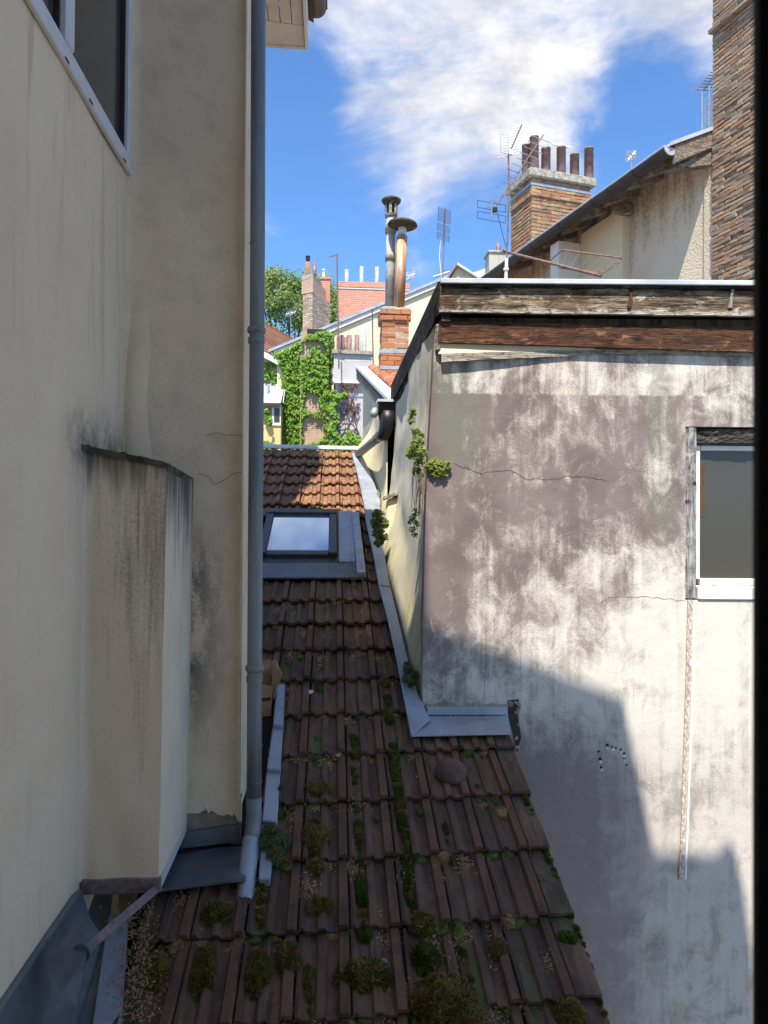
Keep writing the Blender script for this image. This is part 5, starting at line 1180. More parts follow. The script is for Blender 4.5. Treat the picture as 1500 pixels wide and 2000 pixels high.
# ------------------------------------------------------------------ chimney with six pots
C1Y = 14.2; K = at(1038, 430, C1Y); K = V((K.x, K.y, 0)); kz = lambda py: at(1038, py, C1Y).z
pc = thing('pot_chimney', K + Z1 * kz(540), 'broad sooty brick chimney stack with six brown clay pots', 'chimney')
WV, WU = 1.36, 0.86
zA, zB = kz(560), kz(346)
MB().prism([K + Vv * .02 + U * .02 + Z1 * zA, K + Vv * (WV - .02) + U * .02 + Z1 * zA, K + Vv * (WV - .02) + U * (WU - .02) + Z1 * zA, K + Vv * .02 + U * (WU - .02) + Z1 * zA], Z1 * (zB - zA)).build('mortar_core', M['mortar'], pc)
BK = [brick_mesh(0.22, 0.10, 0.066, M['brick_old'], 30 + i, 0.006) for i in range(6)]
r_ = random.Random(9)
segs = [(kz(515), kz(383), 0.0), (kz(383), kz(375), .03), (kz(375), kz(362), 0.012), (kz(355), kz(346), 0.0)]
for z0, z1, gw in segs:
    nC = max(1, round((z1 - z0) / 0.074)); cs = (z1 - z0) / nC
    lay(pc, K - Vv * gw - U * gw, Vv, -U, WV + 2 * gw, z0, z1, cs, 0.226, 0.10, BK, r_, 0.010, 0.008, 0, 0.01)
    lay(pc, K - Vv * gw + U * (0.1 - gw), U, -Vv, WU - 0.1 + gw, z0, z1, cs, 0.226, 0.10, BK, r_, 0.010, 0.008, 0, 0.01)
def kbox(name, g0, z0, z1, m, bev=0.0): return MB().prism([K + Vv * -g0 + U * -g0 + Z1 * z0, K + Vv * (WV + g0) + U * -g0 + Z1 * z0, K + Vv * (WV + g0) + U * (WU + g0) + Z1 * z0, K + Vv * -g0 + U * (WU + g0) + Z1 * z0], Z1 * (z1 - z0)).build(name, m, pc, bevel=bev)
kbox('zinc_band', .02, kz(361), kz(355), M['zinc']); kbox('cap_slab', .09, kz(345.5), kz(330), M['cement'], 0.012)
for px, top, v_, u_ in ((1028, 284, .06, .55), (1043, 268, .12, .35), (1066, 290, .33, .3), (1096, 288, .60, .3), (1122, 302, .86, .3), (1150, 290, 1.12, .3)):
    b = onp(px, 335, K + U * u_, U); b.z = kz(331); h = onp(px, top, K + U * u_, U).z - b.z
    mbp = MB(); mbp.lathe(b, [(.098, 0), (.094, h - .03), (.099, h - .03), (.099, h), (.075, h), (.07, h - .15), (0, h - .16)], 16); po = mbp.build('pot', M['pot_brown'], pc, smooth=True)
    if px == 1096:
        t_ = b + Z1 * (h + .02); MB().tube([t_ - Z1 * .05, t_ + Z1 * .07], .045, 10).box(t_ + Z1 * .02, Vv, U, Z1, .42, .03, .035).build('wind_vane', M['white_paint'], po)

# small rendered chimney left of it
sc = thing('small_chimney', at(972, 545, 15), 'small grey rendered chimney with one thin clay pot', 'chimney')
p0, p1 = at(955, 545, 15), at(992, 545, 15); zc0, zc1 = at(970, 560, 15).z, at(970, 494, 15).z
MB().aab(p0.x, p1.x, 15, 15.4, zc0 - 1, zc1).build('stack', M['grey_render'], sc); MB().aab(p0.x - .03, p1.x + .03, 14.97, 15.43, zc1 + .001, zc1 + .05).build('cap', M['cement'], sc, bevel=0.01)
b = at(973, 494, 15.15); MB().lathe(b, [(.05, 0), (.048, .2), (.03, .2), (0, .18)], 12).build('pot', M['pot_brown'], sc, smooth=True)

# ------------------------------------------------------------------ background gable house
NY = 26.0; nz = lambda py, Y=NY: at(700, py, Y).z; nx = lambda px, py=700, Y=NY: at(px, py, Y).x
gh = thing('gable_house', at(700, 885, NY) + Z1 * -6, 'cream house with a long sloping zinc verge across the background', 'house')
a0, a1 = at(528, 690, NY), at(905, 532, NY)
MB().prism([V((a0.x + .25, NY, -9)), V((a1.x + 2, NY, -9)), V((a1.x + 2, NY, a1.z + .6)), V((a1.x, NY, a1.z - .12)), V((a0.x + .25, NY, a0.z))], (0, 4, 0)).build('wall', M['cream'], gh)
d_ = (a1 - a0)
MB().hexa([a0 + V((0, -.10, -.16)), a1 + V((0, -.10, -.16)), a1 + V((0, -.06, -.16)), a0 + V((0, -.06, -.16))], [a0 + V((0, -.10, 0)), a1 + V((0, -.10, 0)), a1 + V((0, -.06, 0)), a0 + V((0, -.06, 0))]).build('verge_board', M['white_render'], gh)
MB().hexa([a0 + V((-.05, -.16, .0)), a1 + V((0, -.16, .0)), a1 + V((0, 4.2, .0)), a0 + V((-.05, 4.2, .0))], [a0 + V((-.05, -.16, .10)), a1 + V((0, -.16, .10)), a1 + V((0, 4.2, .10)), a0 + V((-.05, 4.2, .10))]).build('roof', M['zinc'], gh)
# brick chimney breast under the ivy
MB().aab(nx(588), nx(642), NY - .35, NY - .001, -9, nz(655)).build('chimney_breast', M['far_tan'], gh)
MB().aab(nx(642) + .001, nx(652), NY - .12, NY - .001, -9, nz(690)).build('pilaster', M['white_render'], gh)
nb = MB(); nb.aab(nx(600), nx(637), NY - .352, NY - .32, nz(664), nz(650)); nb.build('opening', M['black_pvc'], gh)
# lavender flue block with pots
lv = thing('lavender_chimney', at(690, 885, NY - 1) + Z1 * -4, 'lavender rendered flue block with a concrete slab and brown pots', 'chimney')
LYv = NY - 1.2; lx = lambda px, py=700: at(px, py, LYv).x; lz = lambda py: at(690, py, LYv).z
MB().aab(lx(656), lx(740), LYv + .12, NY - .002, -9, lz(747)).build('lower_wall', M['lavender'], lv)
MB().aab(lx(652), lx(727), LYv, NY - .003, lz(746), lz(692)).build('upper_block', M['lavender'], lv); MB().aab(lx(653), lx(727), LYv - .06, LYv + .119, lz(749), lz(746) - .002).build('ledge', M['white_render'], lv)
MB().hexa([(lx(649), LYv - .1, lz(691.5)), (lx(729), LYv - .1, lz(693)), (lx(729), NY - .1, lz(693)), (lx(649), NY - .1, lz(691.5))], [(lx(649), LYv - .1, lz(684)), (lx(729), LYv - .1, lz(686)), (lx(729), NY - .1, lz(686)), (lx(649), NY - .1, lz(684))]).build('slab', M['cement'], lv)
for px, tp_, w_, m_, dy in ((661, 656, 4.0, 'pot_brown', .5), (667.5, 655, 4.6, 'pot_brown', .2), (675.5, 659, 3.4, 'pot_brown', .5), (682, 655, 4.8, 'pot_brown', .15), (691, 656, 3.0, 'pot_grey', .5), (697, 655, 4.6, 'pot_brown', .15), (706, 640, 3.6, 'pot_grey', .5), (711.5, 636, 4.4, 'pot_grey', .15)):
    b = at(px, 685, LYv + dy); h = at(px, tp_, LYv + dy).z - b.z; r0 = w_ / 1420 * LYv
    MB().lathe(b - Z1 * .05, [(r0, 0), (r0, h + .05), (r0 * .7, h + .05), (0, h - .1)], 12).build('pot', M[m_], lv, smooth=True)
# red brick chimney
rcY = 29.5; rx = lambda px: at(px, 580, rcY).x; rz = lambda py: at(700, py, rcY).z
rc_ = thing('red_chimney', at(705, 620, rcY), 'wide clean red brick chimney with three grey pots', 'chimney')
MB().aab(rx(661), rx(800), rcY, rcY + .9, rz(680), rz(560)).build('stack', M['far_red'], rc_)
MB().aab(rx(661) - .04, rx(800), rcY - .05, rcY + .95, rz(562), rz(551)).build('cornice', M['far_red'], rc_, bevel=0.01); MB().aab(rx(661) - .02, rx(800), rcY - .03, rcY - .002, rz(564.5), rz(562.5)).build('string_course', M['white_render'], rc_)
for px, tp_ in ((677, 527), (706, 521), (736, 522)):
    b = at(px, 551, rcY + .4); h = at(px, tp_, rcY + .4).z - b.z; MB().lathe(b - Z1 * .03, [(.08, 0), (.075, h + .03), (.05, h + .03), (0, h)], 12).build('pot', M['pot_grey'], rc_, smooth=True)
# rubble chimney
ucY = 28.0; ux = lambda px: at(px, 600, ucY).x; uz = lambda py: at(610, py, ucY).z
uc = thing('rubble_chimney', at(615, 660, ucY), 'tall rough rubble chimney with two clay pots in front of the tree', 'chimney')
def diam(name, x0, xm, x1, zb, zt2, m, gw=0.0, par_=None):
    a, b, c = V((ux(x0) - gw, ucY + .25, 0)), V((ux(xm), ucY - gw, 0)), V((ux(x1) + gw, ucY + 1.3, 0)); d = V((a.x + c.x - b.x, ucY + 1.6, 0))
    MB().prism([p_ + Z1 * zb for p_ in (a, b, c, d)], Z1 * (zt2 - zb)).build(name, m, uc)
diam('stack', 591, 610, 644, uz(700), uz(570), M['far_rubble']); diam('corbel', 590, 611, 634, uz(571), uz(545), M['far_tan'], 0.03); diam('cap', 589, 611, 626, uz(545), uz(534), M['cement'], 0.03)
b = at(601, 536, ucY + .4); h = at(601, 512, ucY + .4).z - b.z; po = MB().lathe(b, [(.085, 0), (.085, h), (0, h)], 12).build('pot', M['pot_orange'], uc, smooth=True)
MB().lathe(b + Z1 * h, [(.05, 0), (.05, .06), (.085, .06), (.085, .2), (.095, .2), (.095, .23), (0, .23)], 12).build('cowl', M['black_pvc'], po)
b = at(614, 536, ucY + .8); h = at(614, 514, ucY + .8).z - b.z; MB().lathe(b, [(.08, 0), (.08, h), (.05, h), (0, h - .1)], 12).build('pot', M['pot_brown'], uc, smooth=True)
us = thing('pink_chimney', at(640, 570, 30), 'pinkish brick chimney top just behind the rubble chimney', 'chimney')
MB().aab(at(627, 560, 30).x, at(645, 560, 30).x, 30, 30.5, at(630, 640, 30).z, at(630, 545, 30).z).build('stack', M['far_red'], us); MB().aab(at(626, 560, 30).x, at(646, 560, 30).x, 29.96, 30.54, at(630, 545, 30).z, at(630, 541, 30).z).build('cap', M['far_red'], us)
b = at(632, 541, 30.2); MB().lathe(b, [(.06, 0), (.05, .25), (.09, .27), (.03, .33), (0, .36)], 10).build('pot', M['white_render'], us)
# small tiled roof peak right of the gable
tk = thing('far_roof', at(890, 540, 20), 'small distant tiled roof peak above the corner of the eave', 'roof')
q = [at(870, 560, 20), at(893, 521, 20), at(945, 556, 20)]
MB().prism(q, (0, 2, 0)).build('gable', M['cream'], tk)
MB().hexa([q[1] + V((-.02, -.15, .0)), q[2] + V((.1, -.15, -.04)), q[2] + V((.1, 2.1, -.04)), q[1] + V((-.02, 2.1, 0))], [q[1] + V((-.02, -.15, .07)), q[2] + V((.1, -.15, .03)), q[2] + V((.1, 2.1, .03)), q[1] + V((-.02, 2.1, .07))]).build('slope', M['zinc_pale'], tk)
MB().hexa([q[0] + V((-.1, -.15, -.04)), q[1] + V((-.021, -.15, 0)), q[1] + V((-.021, 2.1, 0)), q[0] + V((-.1, 2.1, -.04))], [q[0] + V((-.1, -.15, .03)), q[1] + V((-.021, -.15, .07)), q[1] + V((-.021, 2.1, .07)), q[0] + V((-.1, 2.1, .03))]).build('slope', M['brick_orange'], tk)

# ------------------------------------------------------------------ yellow house at the left edge of the gap
YY = 25.0; yx = lambda px: at(px, 760, YY).x; yz = lambda py: at(530, py, YY).z
yh = thing('yellow_house', at(520, 885, YY) + Z1 * -5, 'yellow house with grey zinc lean-to roof beside the ivy', 'house')
MB().aab(yx(380), yx(549), YY, YY + 1.0, -9, yz(788)).build('lower_wall', M['yellow'], yh)
MB().aab(yx(380), yx(549), YY + 1.3, YY + 4, -9, yz(668)).build('upper_wall', M['pale_yellow'], yh)
MB().hexa([(yx(380), YY - .15, yz(791)), (yx(549), YY - .15, yz(791)), (yx(553), YY + 1.4, at(530, 748, YY + 1.4).z), (yx(380), YY + 1.4, at(530, 748, YY + 1.4).z)], [(yx(380), YY - .15, yz(788)), (yx(549), YY - .15, yz(788)), (yx(553), YY + 1.4, at(530, 745, YY + 1.4).z), (yx(380), YY + 1.4, at(530, 745, YY + 1.4).z)]).build('zinc_roof', M['zinc_pale'], yh)
for k in range(9):
    x = yx(505 + k * 6.0); dz = at(530, 745, YY + 1.4).z - yz(788)
    MB().hexa([(x, YY - .15, yz(788)), (x + .025, YY - .15, yz(788)), (x + .025, YY + 1.4, yz(788) + dz), (x, YY + 1.4, yz(788) + dz)], [(x, YY - .15, yz(788) + .03), (x + .025, YY - .15, yz(788) + .03), (x + .025, YY + 1.4, yz(788) + dz + .03), (x, YY + 1.4, yz(788) + dz + .03)]).build('seam', M['zinc_pale'], yh)
MB().aab(yx(380), yx(549), YY - .22, YY - .16, yz(796), yz(789)).build('gutter', M['gutter_dark'], yh)
MB().tube([at(524, 775, YY + .5), at(524, 752, YY + .5)], .05, 10).build('vent_pipe', M['zinc'], yh)
wy = MB().aab(yx(532), yx(549), YY - .05, YY - .002, yz(831), yz(796)).build('window', M['white_paint'], yh); MB().aab(yx(536), yx(547), YY - .06, YY - .051, yz(825), yz(797)).build('pane', M['pane_dark'], wy)
# brown tiled roof of the yellow house
q = [at(430, 640, YY + .9), at(548, 705, YY + .9), at(592, 672, YY + 5), at(430, 585, YY + 5)]
n3 = (q[1] - q[0]).cross(q[3] - q[0]).normalized()
if n3.z < 0: n3 = -n3
yr = MB().hexa([p_ - n3 * .1 for p_ in q], q).build('roof', M['deck'], yh)
MB().hexa([q[0] - n3 * .01 + V((0, -.06, -.2)), q[1] + V((0, -.06, -.2)), q[1] + V((0, -.01, -.2)), q[0] + V((0, -.01, -.2))], [q[0] + V((0, -.06, 0)), q[1] + V((0, -.06, 0)), q[1] + V((0, -.01, 0)), q[0] + V((0, -.01, 0))]).build('eave_board', M['white_paint'], yh)
NR, NCc = 13, 18                                # tile courses with real steps
btile = mat('brown_tile', f_brick([(0.26, 0.13, 0.09), (0.30, 0.16, 0.11), (0.22, 0.11, 0.08)], (0.14, 0.09, 0.07), 0.4), 0.9, 0.15)
for i in range(NR):
    v0, v1 = i / NR, (i + 1.15) / NR
    e0_ = q[0].lerp(q[3], v0); e1_ = q[1].lerp(q[2], v0); f0_ = q[0].lerp(q[3], min(1, v1)); f1_ = q[1].lerp(q[2], min(1, v1))
    MB().hexa([e0_ + n3 * .01, e1_ + n3 * .01, f1_ + n3 * .005, f0_ + n3 * .005], [e0_ + n3 * .07, e1_ + n3 * .07, f1_ + n3 * .02, f0_ + n3 * .02]).build('tile_course', btile, yr)
# ------------------------------------------------------------------ aerials
def rod(mb, a, b, r=0.008, n=5): mb.tube([a, b], r, n)
def aerial(name, label, base, parts):
    t = thing(name, base, label, 'antenna', 'television aerials on the roofs'); return t
def mast(t, pts, r, m): return MB().tube(pts, r, 7).build('mast', m, t)
def yagi(t, a, b, n, el, l0, l1, r=0.006, m='antenna', boom='antenna'):
    """boom from a to b with n cross elements along direction el"""
    o = MB().tube([a, b], r * 1.8, 6).build('boom', M[boom], t)
    for k in range(n):
        f = (k + .3) / n; c = V(a).lerp(V(b), f); L = l0 + (l1 - l0) * f; MB().tube([c - V(el) * L / 2, c + V(el) * L / 2], r, 5).build('element', M[m], o)
    return o
def gridp(t, c, ux_, uy_, w_, h_, n, r=0.004, m='antenna'):
    mb = MB(); c = V(c)
    for k in range(n):
        f = k / (n - 1) - .5; mb.tube([c + uy_ * h_ * f - ux_ * w_ / 2, c + uy_ * h_ * f + ux_ * w_ / 2], r, 4)
    for f in (-.5, .5): mb.tube([c + ux_ * w_ * f - uy_ * h_ / 2, c + ux_ * w_ * f + uy_ * h_ / 2], r, 4)
    return mb.build('reflector', M[m], t)
# the big one by the pot chimney
Y = 9.3
t = aerial('antenna', 'big double television aerial on a tall mast beside the pot chimney', at(988, 548, Y), None)
MB().tube([at(988, 552, Y), at(989.5, 505, Y)], .022, 10).tube([at(988.5, 528, Y), at(988.6, 524, Y)], .036, 10).build('mast_foot', M['white_paint'], t)
mast(t, [at(989.5, 506, Y), at(994, 380, Y), at(993, 300, Y)], .012, M['rusty_mast'])
y1 = yagi(t, at(962, 412, Y - .1), at(1061, 264, Y + .5), 13, V((.95, .25, -.17)).normalized(), .26, .30, .005, 'antenna', 'rusty_mast')
MB().box(at(965.5, 410, Y - .1), X1, Y1, Z1, .07, .05, .05).build('dipole_box', M['black_pvc'], t)
for cy_ in (403, 424): gridp(t, at(960, cy_, Y - .12), V((1, 0, -.14)).normalized(), Z1, .37, .09, 2, .004, 'dark_antenna')
MB().tube([at(961, 395, Y - .12), at(960, 432, Y - .12)], .01, 6).build('reflector_bar', M['antenna'], t)
yagi(t, at(992, 306, Y), at(1019, 244, Y + .5), 11, V((1, 0, .25)).normalized(), .30, .12, .005, 'white_paint', 'dark_antenna')
gridp(t, at(985, 281, Y - .05), V((1, 0, -.05)), Z1, .10, .24, 8, .002); MB().box(at(997, 298, Y), X1, Y1, Z1, .05, .05, .06).build('clamp', M['white_paint'], t)
MB().tube([at(971, 415, Y - .1), at(980, 450, Y), at(990, 490, Y)], .004, 5).build('cable', M['black_pvc'], t)
# grid aerial
Y = 14.0
t = aerial('antenna', 'grid panel aerial with four reflectors alone against the sky', at(864, 548, Y), None)
mast(t, [at(864, 560, Y), at(869, 408, Y)], .014, M['rusty_mast'])
for cy_, x in ((412, 868), (425, 867.5), (443, 866.5), (460, 865.5)): gridp(t, at(x, cy_ + 3, Y - .05), V((1, 0, -.3)).normalized(), Z1, .25, .13, 6, .004, 'dark_antenna')
MB().tube([at(861, 465, Y), at(858, 500, Y), at(862, 540, Y)], .006, 5).build('cable', M['white_paint'], t)
yagi(t, at(847, 540, Y), at(878, 530, Y), 8, Z1, .08, .10, .005, 'dark_antenna', 'antenna')
# T mast by the lavender chimney
Y = 24.3
t = aerial('antenna', 'tall thin aerial mast with a bar on top beside the lavender chimney', at(661, 720, Y), None)
mast(t, [at(662, 720, Y), at(658, 496, Y)], .028, M['rusty_mast']); MB().tube([at(658, 498, Y), at(641, 502, Y)], .02, 5).build('top_bar', M['rusty_mast'], t)
for py in (607, 616, 625, 634, 643): MB().tube([at(655, py - 2, Y), at(667, py + 2, Y)], .016, 5).build('element', M['antenna'], t)
MB().tube([at(661, 706, Y), at(722, 706, Y)], .016, 5).build('brace', M['antenna'], t)
t = aerial('antenna', 'slim aerial pole standing in front of the cream gable', at(728, 712, Y), None)
mast(t, [at(729, 712, Y), at(727, 603, Y)], .02, M['dark_antenna'])
for py, w_ in ((623, 5), (630, 3), (636, 4), (667, 3), (674, 3), (700, 4)): MB().tube([at(728 - w_, py, Y), at(728 + w_, py, Y)], .014, 5).build('element', M['antenna'], t)
# aerials beside the crumbling brick flank
Y = 11.0
t = aerial('antenna', 'cluster aerial with grids next to the crumbling brick flank', at(1372, 258, Y), None)
mast(t, [at(1371, 268, Y), at(1371, 178, Y)], .016, M['antenna']); mast(t, [at(1384, 268, Y), at(1385, 168, Y)], .012, M['antenna'])
yagi(t, at(1373, 178, Y), at(1412, 122, Y + .6), 10, V((1, 0, 0)), .22, .16, .006, 'dark_antenna', 'dark_antenna')
yagi(t, at(1360, 180, Y), at(1390, 156, Y + .3), 6, V((1, 0, -.1)), .3, .2, .004)
gridp(t, at(1390, 222, Y), X1, Z1, .22, .48, 16, .005); gridp(t, at(1406, 222, Y), X1, Z1, .10, .48, 14, .006, 'dark_antenna')
# small far ones
for (px, py, h, Y, lb) in ((801, 562, 30, 20, 'small tangled aerial just right of the rusty flue pipe'), (1233, 330, 32, 13, 'short aerial behind the gutter of the roughcast house'), (568, 640, 34, 33, 'small aerial in front of the tree')):
    t = aerial('antenna', lb, at(px, py, Y), None); mast(t, [at(px, py, Y), at(px, py - h, Y)], .014, M['antenna'])
    yagi(t, at(px - 10, py - h + 8, Y), at(px + 10, py - h + 3, Y), 6, V((.2, .2, 1)).normalized(), .25, .2, .007); yagi(t, at(px - 6, py - h + 14, Y), at(px + 7, py - h - 1, Y), 5, V((.8, .2, -.5)).normalized(), .2, .2, .006)

# ------------------------------------------------------------------ cardboard box behind the pipe
bx = thing('cardboard_box', onroof(525, 1395, .05), 'open cardboard box wedged behind the drainpipe', 'box')
BY = 4.30
q = [at(497, 1330, BY), at(530, 1342, BY - .03), at(528, 1398, BY - .03), at(497, 1402, BY)]
MB().hexa([p_ + V((0, .004, 0)) for p_ in q], q).build('front_panel', M['cardboard'], bx)
q2 = [at(528.5, 1292, BY + .12), at(538, 1288, BY + .10), at(550, 1316, BY - .02), at(534, 1366, BY - .035)]
MB().hexa([p_ + V((.003, .004, 0)) for p_ in q2], q2).build('flap', M['cardboard'], bx)
q3 = [at(497, 1288, BY + .2), at(529, 1290, BY + .2), at(530, 1345, BY + .2), at(497, 1345, BY + .2)]
MB().hexa([p_ + V((0, .004, 0)) for p_ in q3], q3).build('back_panel', M['cardboard'], bx)
q4 = [at(530.4, 1342, BY - .028), at(528.4, 1398, BY - .028), at(531, 1392, BY + .2), at(533, 1300, BY + .2)]
MB().hexa([p_ + V((.004, 0, 0)) for p_ in q4], q4).build('side_panel', M['cardboard'], bx)
q5 = [at(497, 1365, BY - .004), at(529, 1362, BY - .034), at(529, 1368, BY - .034), at(497, 1371, BY - .004)]
MB().hexa([p_ + V((0, -.002, 0)) for p_ in q5], q5).build('tape', M['tape'], bx)

# ------------------------------------------------------------------ round clay cap on the tiles
cc = onroof(880, 1518, .03)
cp = MB().lathe(cc, [(.0, -.02), (.055, -.02), (.072, .0), (.082, .022), (.083, .036), (.075, .058), (.055, .078), (.03, .088), (0, .091)], 28, RN)
tag(cp.build('clay_cap', M['clay_cap'], None, smooth=True, origin=cc), 'rounded brown clay cap lying on the tiles below the zinc apron', 'vent cap')

# ------------------------------------------------------------------ moss, husks, small plants
def blobmesh(mb, c, rx_, ry_, rz_, ax, ay, az, rng, n=10, m_=7, amp=.34):
    base = len(mb.v); sd = rng.uniform(0, 99)
    for j in range(m_ + 1):
        ph_ = math.pi / 2 * j / m_
        for i in range(n):
            an = 2 * math.pi * i / n; d = V((math.cos(an) * math.cos(ph_), math.sin(an) * math.cos(ph_), math.sin(ph_)))
            k = 1 + amp * mnoise.noise(d * 1.6 + V((sd, 0, 0))) + amp * .5 * mnoise.noise(d * 4 + V((sd, 3, 0)))
            mb.v.append(V(c) + ax * d.x * rx_ * k + ay * d.y * ry_ * k + az * d.z * rz_ * k)
    for j in range(m_):
        for i in range(n): mb.f.append([base + j * n + i, base + j * n + (i + 1) % n, base + (j + 1) * n + (i + 1) % n, base + (j + 1) * n + i])
    return sd
def fuzz(mb, c, rx_, ry_, rz_, ax, ay, az, rng, sd, n, L=.010, amp=.34, top=None):
    for _ in range(n):
        an = rng.uniform(0, 2 * math.pi); sz = rng.random(); ph_ = math.asin(sz); d = V((math.cos(an) * math.cos(ph_), math.sin(an) * math.cos(ph_), sz))
        k = 1 + amp * mnoise.noise(d * 1.6 + V((sd, 0, 0))) + amp * .5 * mnoise.noise(d * 4 + V((sd, 3, 0)))
        p_ = V(c) + ax * d.x * rx_ * k + ay * d.y * ry_ * k + az * d.z * rz_ * k
        nd = (ax * d.x / rx_ + ay * d.y / ry_ + az * d.z / rz_).normalized(); nd = (nd + V((rng.gauss(0, .5), rng.gauss(0, .5), rng.gauss(0, .5)))).normalized()
        s_ = nd.cross(V((rng.gauss(0, 1), rng.gauss(0, 1), rng.gauss(0, 1)))).normalized() * L * rng.uniform(.16, .3)
        l = L * rng.uniform(.6, 1.4)
        i = len(mb.v); mb.v += [p_ - s_, p_ + s_, p_ + nd * l]; mb.f.append([i, i + 1, i + 2])
mr = random.Random(31)
mossg, mossb = MB(), MB()
def cushion(px, py, wpx, hpx, thick, brown=0.3, own=None, h0=.034):
    c = onroof(px, py, h0); Yd = c.y; sc_ = Yd / 1420
    rx_ = wpx / 2 * sc_; ry_ = hpx / 2 * sc_ / (ST + .55 * CT * 1.0) * .92
    a, b = (own if own else (mossg, mossb))
    thick *= 1.2
    sd = blobmesh(a, c - RN * .006, rx_, ry_, thick, X1, RD, RN, mr, 12 if wpx < 30 else 18, 6 if wpx < 30 else 9)
    n = int(60 + wpx * hpx * 1.3); ng = int(n * (1 - brown))
    fuzz(a, c - RN * .006, rx_, ry_, thick, X1, RD, RN, mr, sd, ng, .009)
    if brown > 0: fuzz(b, c - RN * .006, rx_ * 1.02, ry_ * 1.02, thick * 1.06, X1, RD, RN, mr, sd, n - ng, .011)
BIG = [ # px, py, w, h, thick, brown, label
    (868, 1972, 128, 96, .07, .35, 'biggest round moss cushion at the bottom of the roof, brown across its middle'),
    (705, 1912, 108, 62, .05, .3, 'broad dark moss mound left of the biggest cushion near the bottom'),
    (832, 1874, 50, 58, .045, .05, 'bright green moss dome just above the biggest cushion'),
    (620, 1548, 54, 44, .04, .65, 'brown topped moss dome right of the stepped zinc strip, nearest its middle'),
    (616, 1640, 52, 62, .04, .65, 'tall brown moss heap to the right of the sedum tuft'),
    (424, 1792, 54, 52, .045, .3, 'round moss dome left of the drainpipe spout'),
    (826, 1808, 48, 44, .04, .35, 'moss dome at the lower end of the long central moss line'),
    (626, 1776, 48, 46, .035, .55, 'brown topped moss dome below the tall brown heap'),
    (563, 1876, 46, 60, .035, .65, 'hanging brown moss tuft in the second tile row from the bottom, under the spout'),
    (503, 1908, 48, 92, .035, .4, 'long moss bank in the bottom tile rows below the drainpipe spout'),
    (1112, 1980, 56, 44, .04, .6, 'brown green moss tuft at the bottom right corner of the roof'),
    (975, 1858, 38, 42, .03, .6, 'small brown moss tuft on the lower right tiles'),
    (400, 1900, 42, 110, .03, .5, 'moss bank along a tile joint at the lower left of the roof'),
    (304, 1905, 36, 76, .03, .6, 'brown moss strip at the left edge of the tiles'),
]
for (px, py, w_, h_, th_, br, lb) in BIG:
    a, b = MB(), MB(); cushion(px, py, w_, h_, th_, br * .6, (a, b)); t = thing('moss_cushion', onroof(px, py, .01), lb, 'moss', 'large moss cushions on the tiles')
    a.build('green_moss', M['moss_green'], t, norm=False); b.build('dry_moss', M['moss_brown'], t, norm=False)
# joints between tiles: strings of small cushions, as the photo shows them
lines = [((770, 1500), (800, 1700), 22, .9), ((765, 1440), (772, 1500), 22, .7), ((690, 1438), (695, 1478), 20, .9), ((692, 1490), (696, 1580), 13, .6), ((698, 1605), (704, 1690), 14, .9), ((704, 1715), (712, 1830), 20, .7),
         ((790, 1705), (808, 1790), 17, .9), ((868, 1610), (880, 1680), 13, .8), ((895, 1840), (925, 1950), 16, .6), ((616, 1330), (622, 1350), 12, .8), ((750, 1330), (760, 1410), 18, .7), ((930, 1535), (945, 1560), 15, .7),
         ((600, 1880), (606, 2000), 15, .6), ((510, 1700), (506, 1830), 15, .6), ((1000, 1490), (1140, 1850), 8, .45), ((1140, 1850), (1180, 1980), 8, .4), ((612, 1590), (620, 1700), 26, .5), ((962, 1640), (975, 1670), 9, .5), ((546, 1540), (549, 1600), 20, .6), ((1080, 1830), (1120, 1835), 22, .5)]
for (a, b, w_, dens) in lines:
    L = math.hypot(b[0] - a[0], b[1] - a[1]); n = max(2, int(L / (w_ * .55)))
    for k in range(n):
        if mr.random() > dens: continue
        f = (k + .5) / n; cushion(a[0] + (b[0] - a[0]) * f + mr.uniform(-2, 2), a[1] + (b[1] - a[1]) * f, w_ * mr.uniform(.75, 1.15), w_ * mr.uniform(.9, 1.4), .018 * w_ / 18, mr.choice((0, 0, .1, .5)))
# seams between neighbouring tiles
for n in range(-2, 8):
    for k in range(0, 9):
        x = XR - TW * k + mr.uniform(-.006, .006); s0 = n * ROW
        if (n < 2 and x < -.76) or (n >= 2 and x < -.3) or (n > 4 and x > .44): continue
        if mr.random() < (.45 if n < 4 else .62): continue
        a_, b_ = sorted((mr.uniform(0, .34), mr.uniform(0, .34))); ss = a_; w0 = mr.uniform(.008, .019) * (1.15 if n < 3 else .8); br = mr.choice((0, 0, 0, .2, .7))
        while ss < b_:
            w_ = w0 * mr.uniform(.7, 1.3); p_ = R(x, s0 + ss, .030 - .03 * ss / .35); dr = mossb if mr.random() < br else mossg
            sd = blobmesh(dr, p_ - RN * .004, w_, w_ * 1.25, w_ * .9, X1, RD, RN, mr, 8, 4); fuzz(dr, p_ - RN * .004, w_, w_ * 1.25, w_ * .9, X1, RD, RN, mr, sd, 46, .008); ss += w_ * 1.5
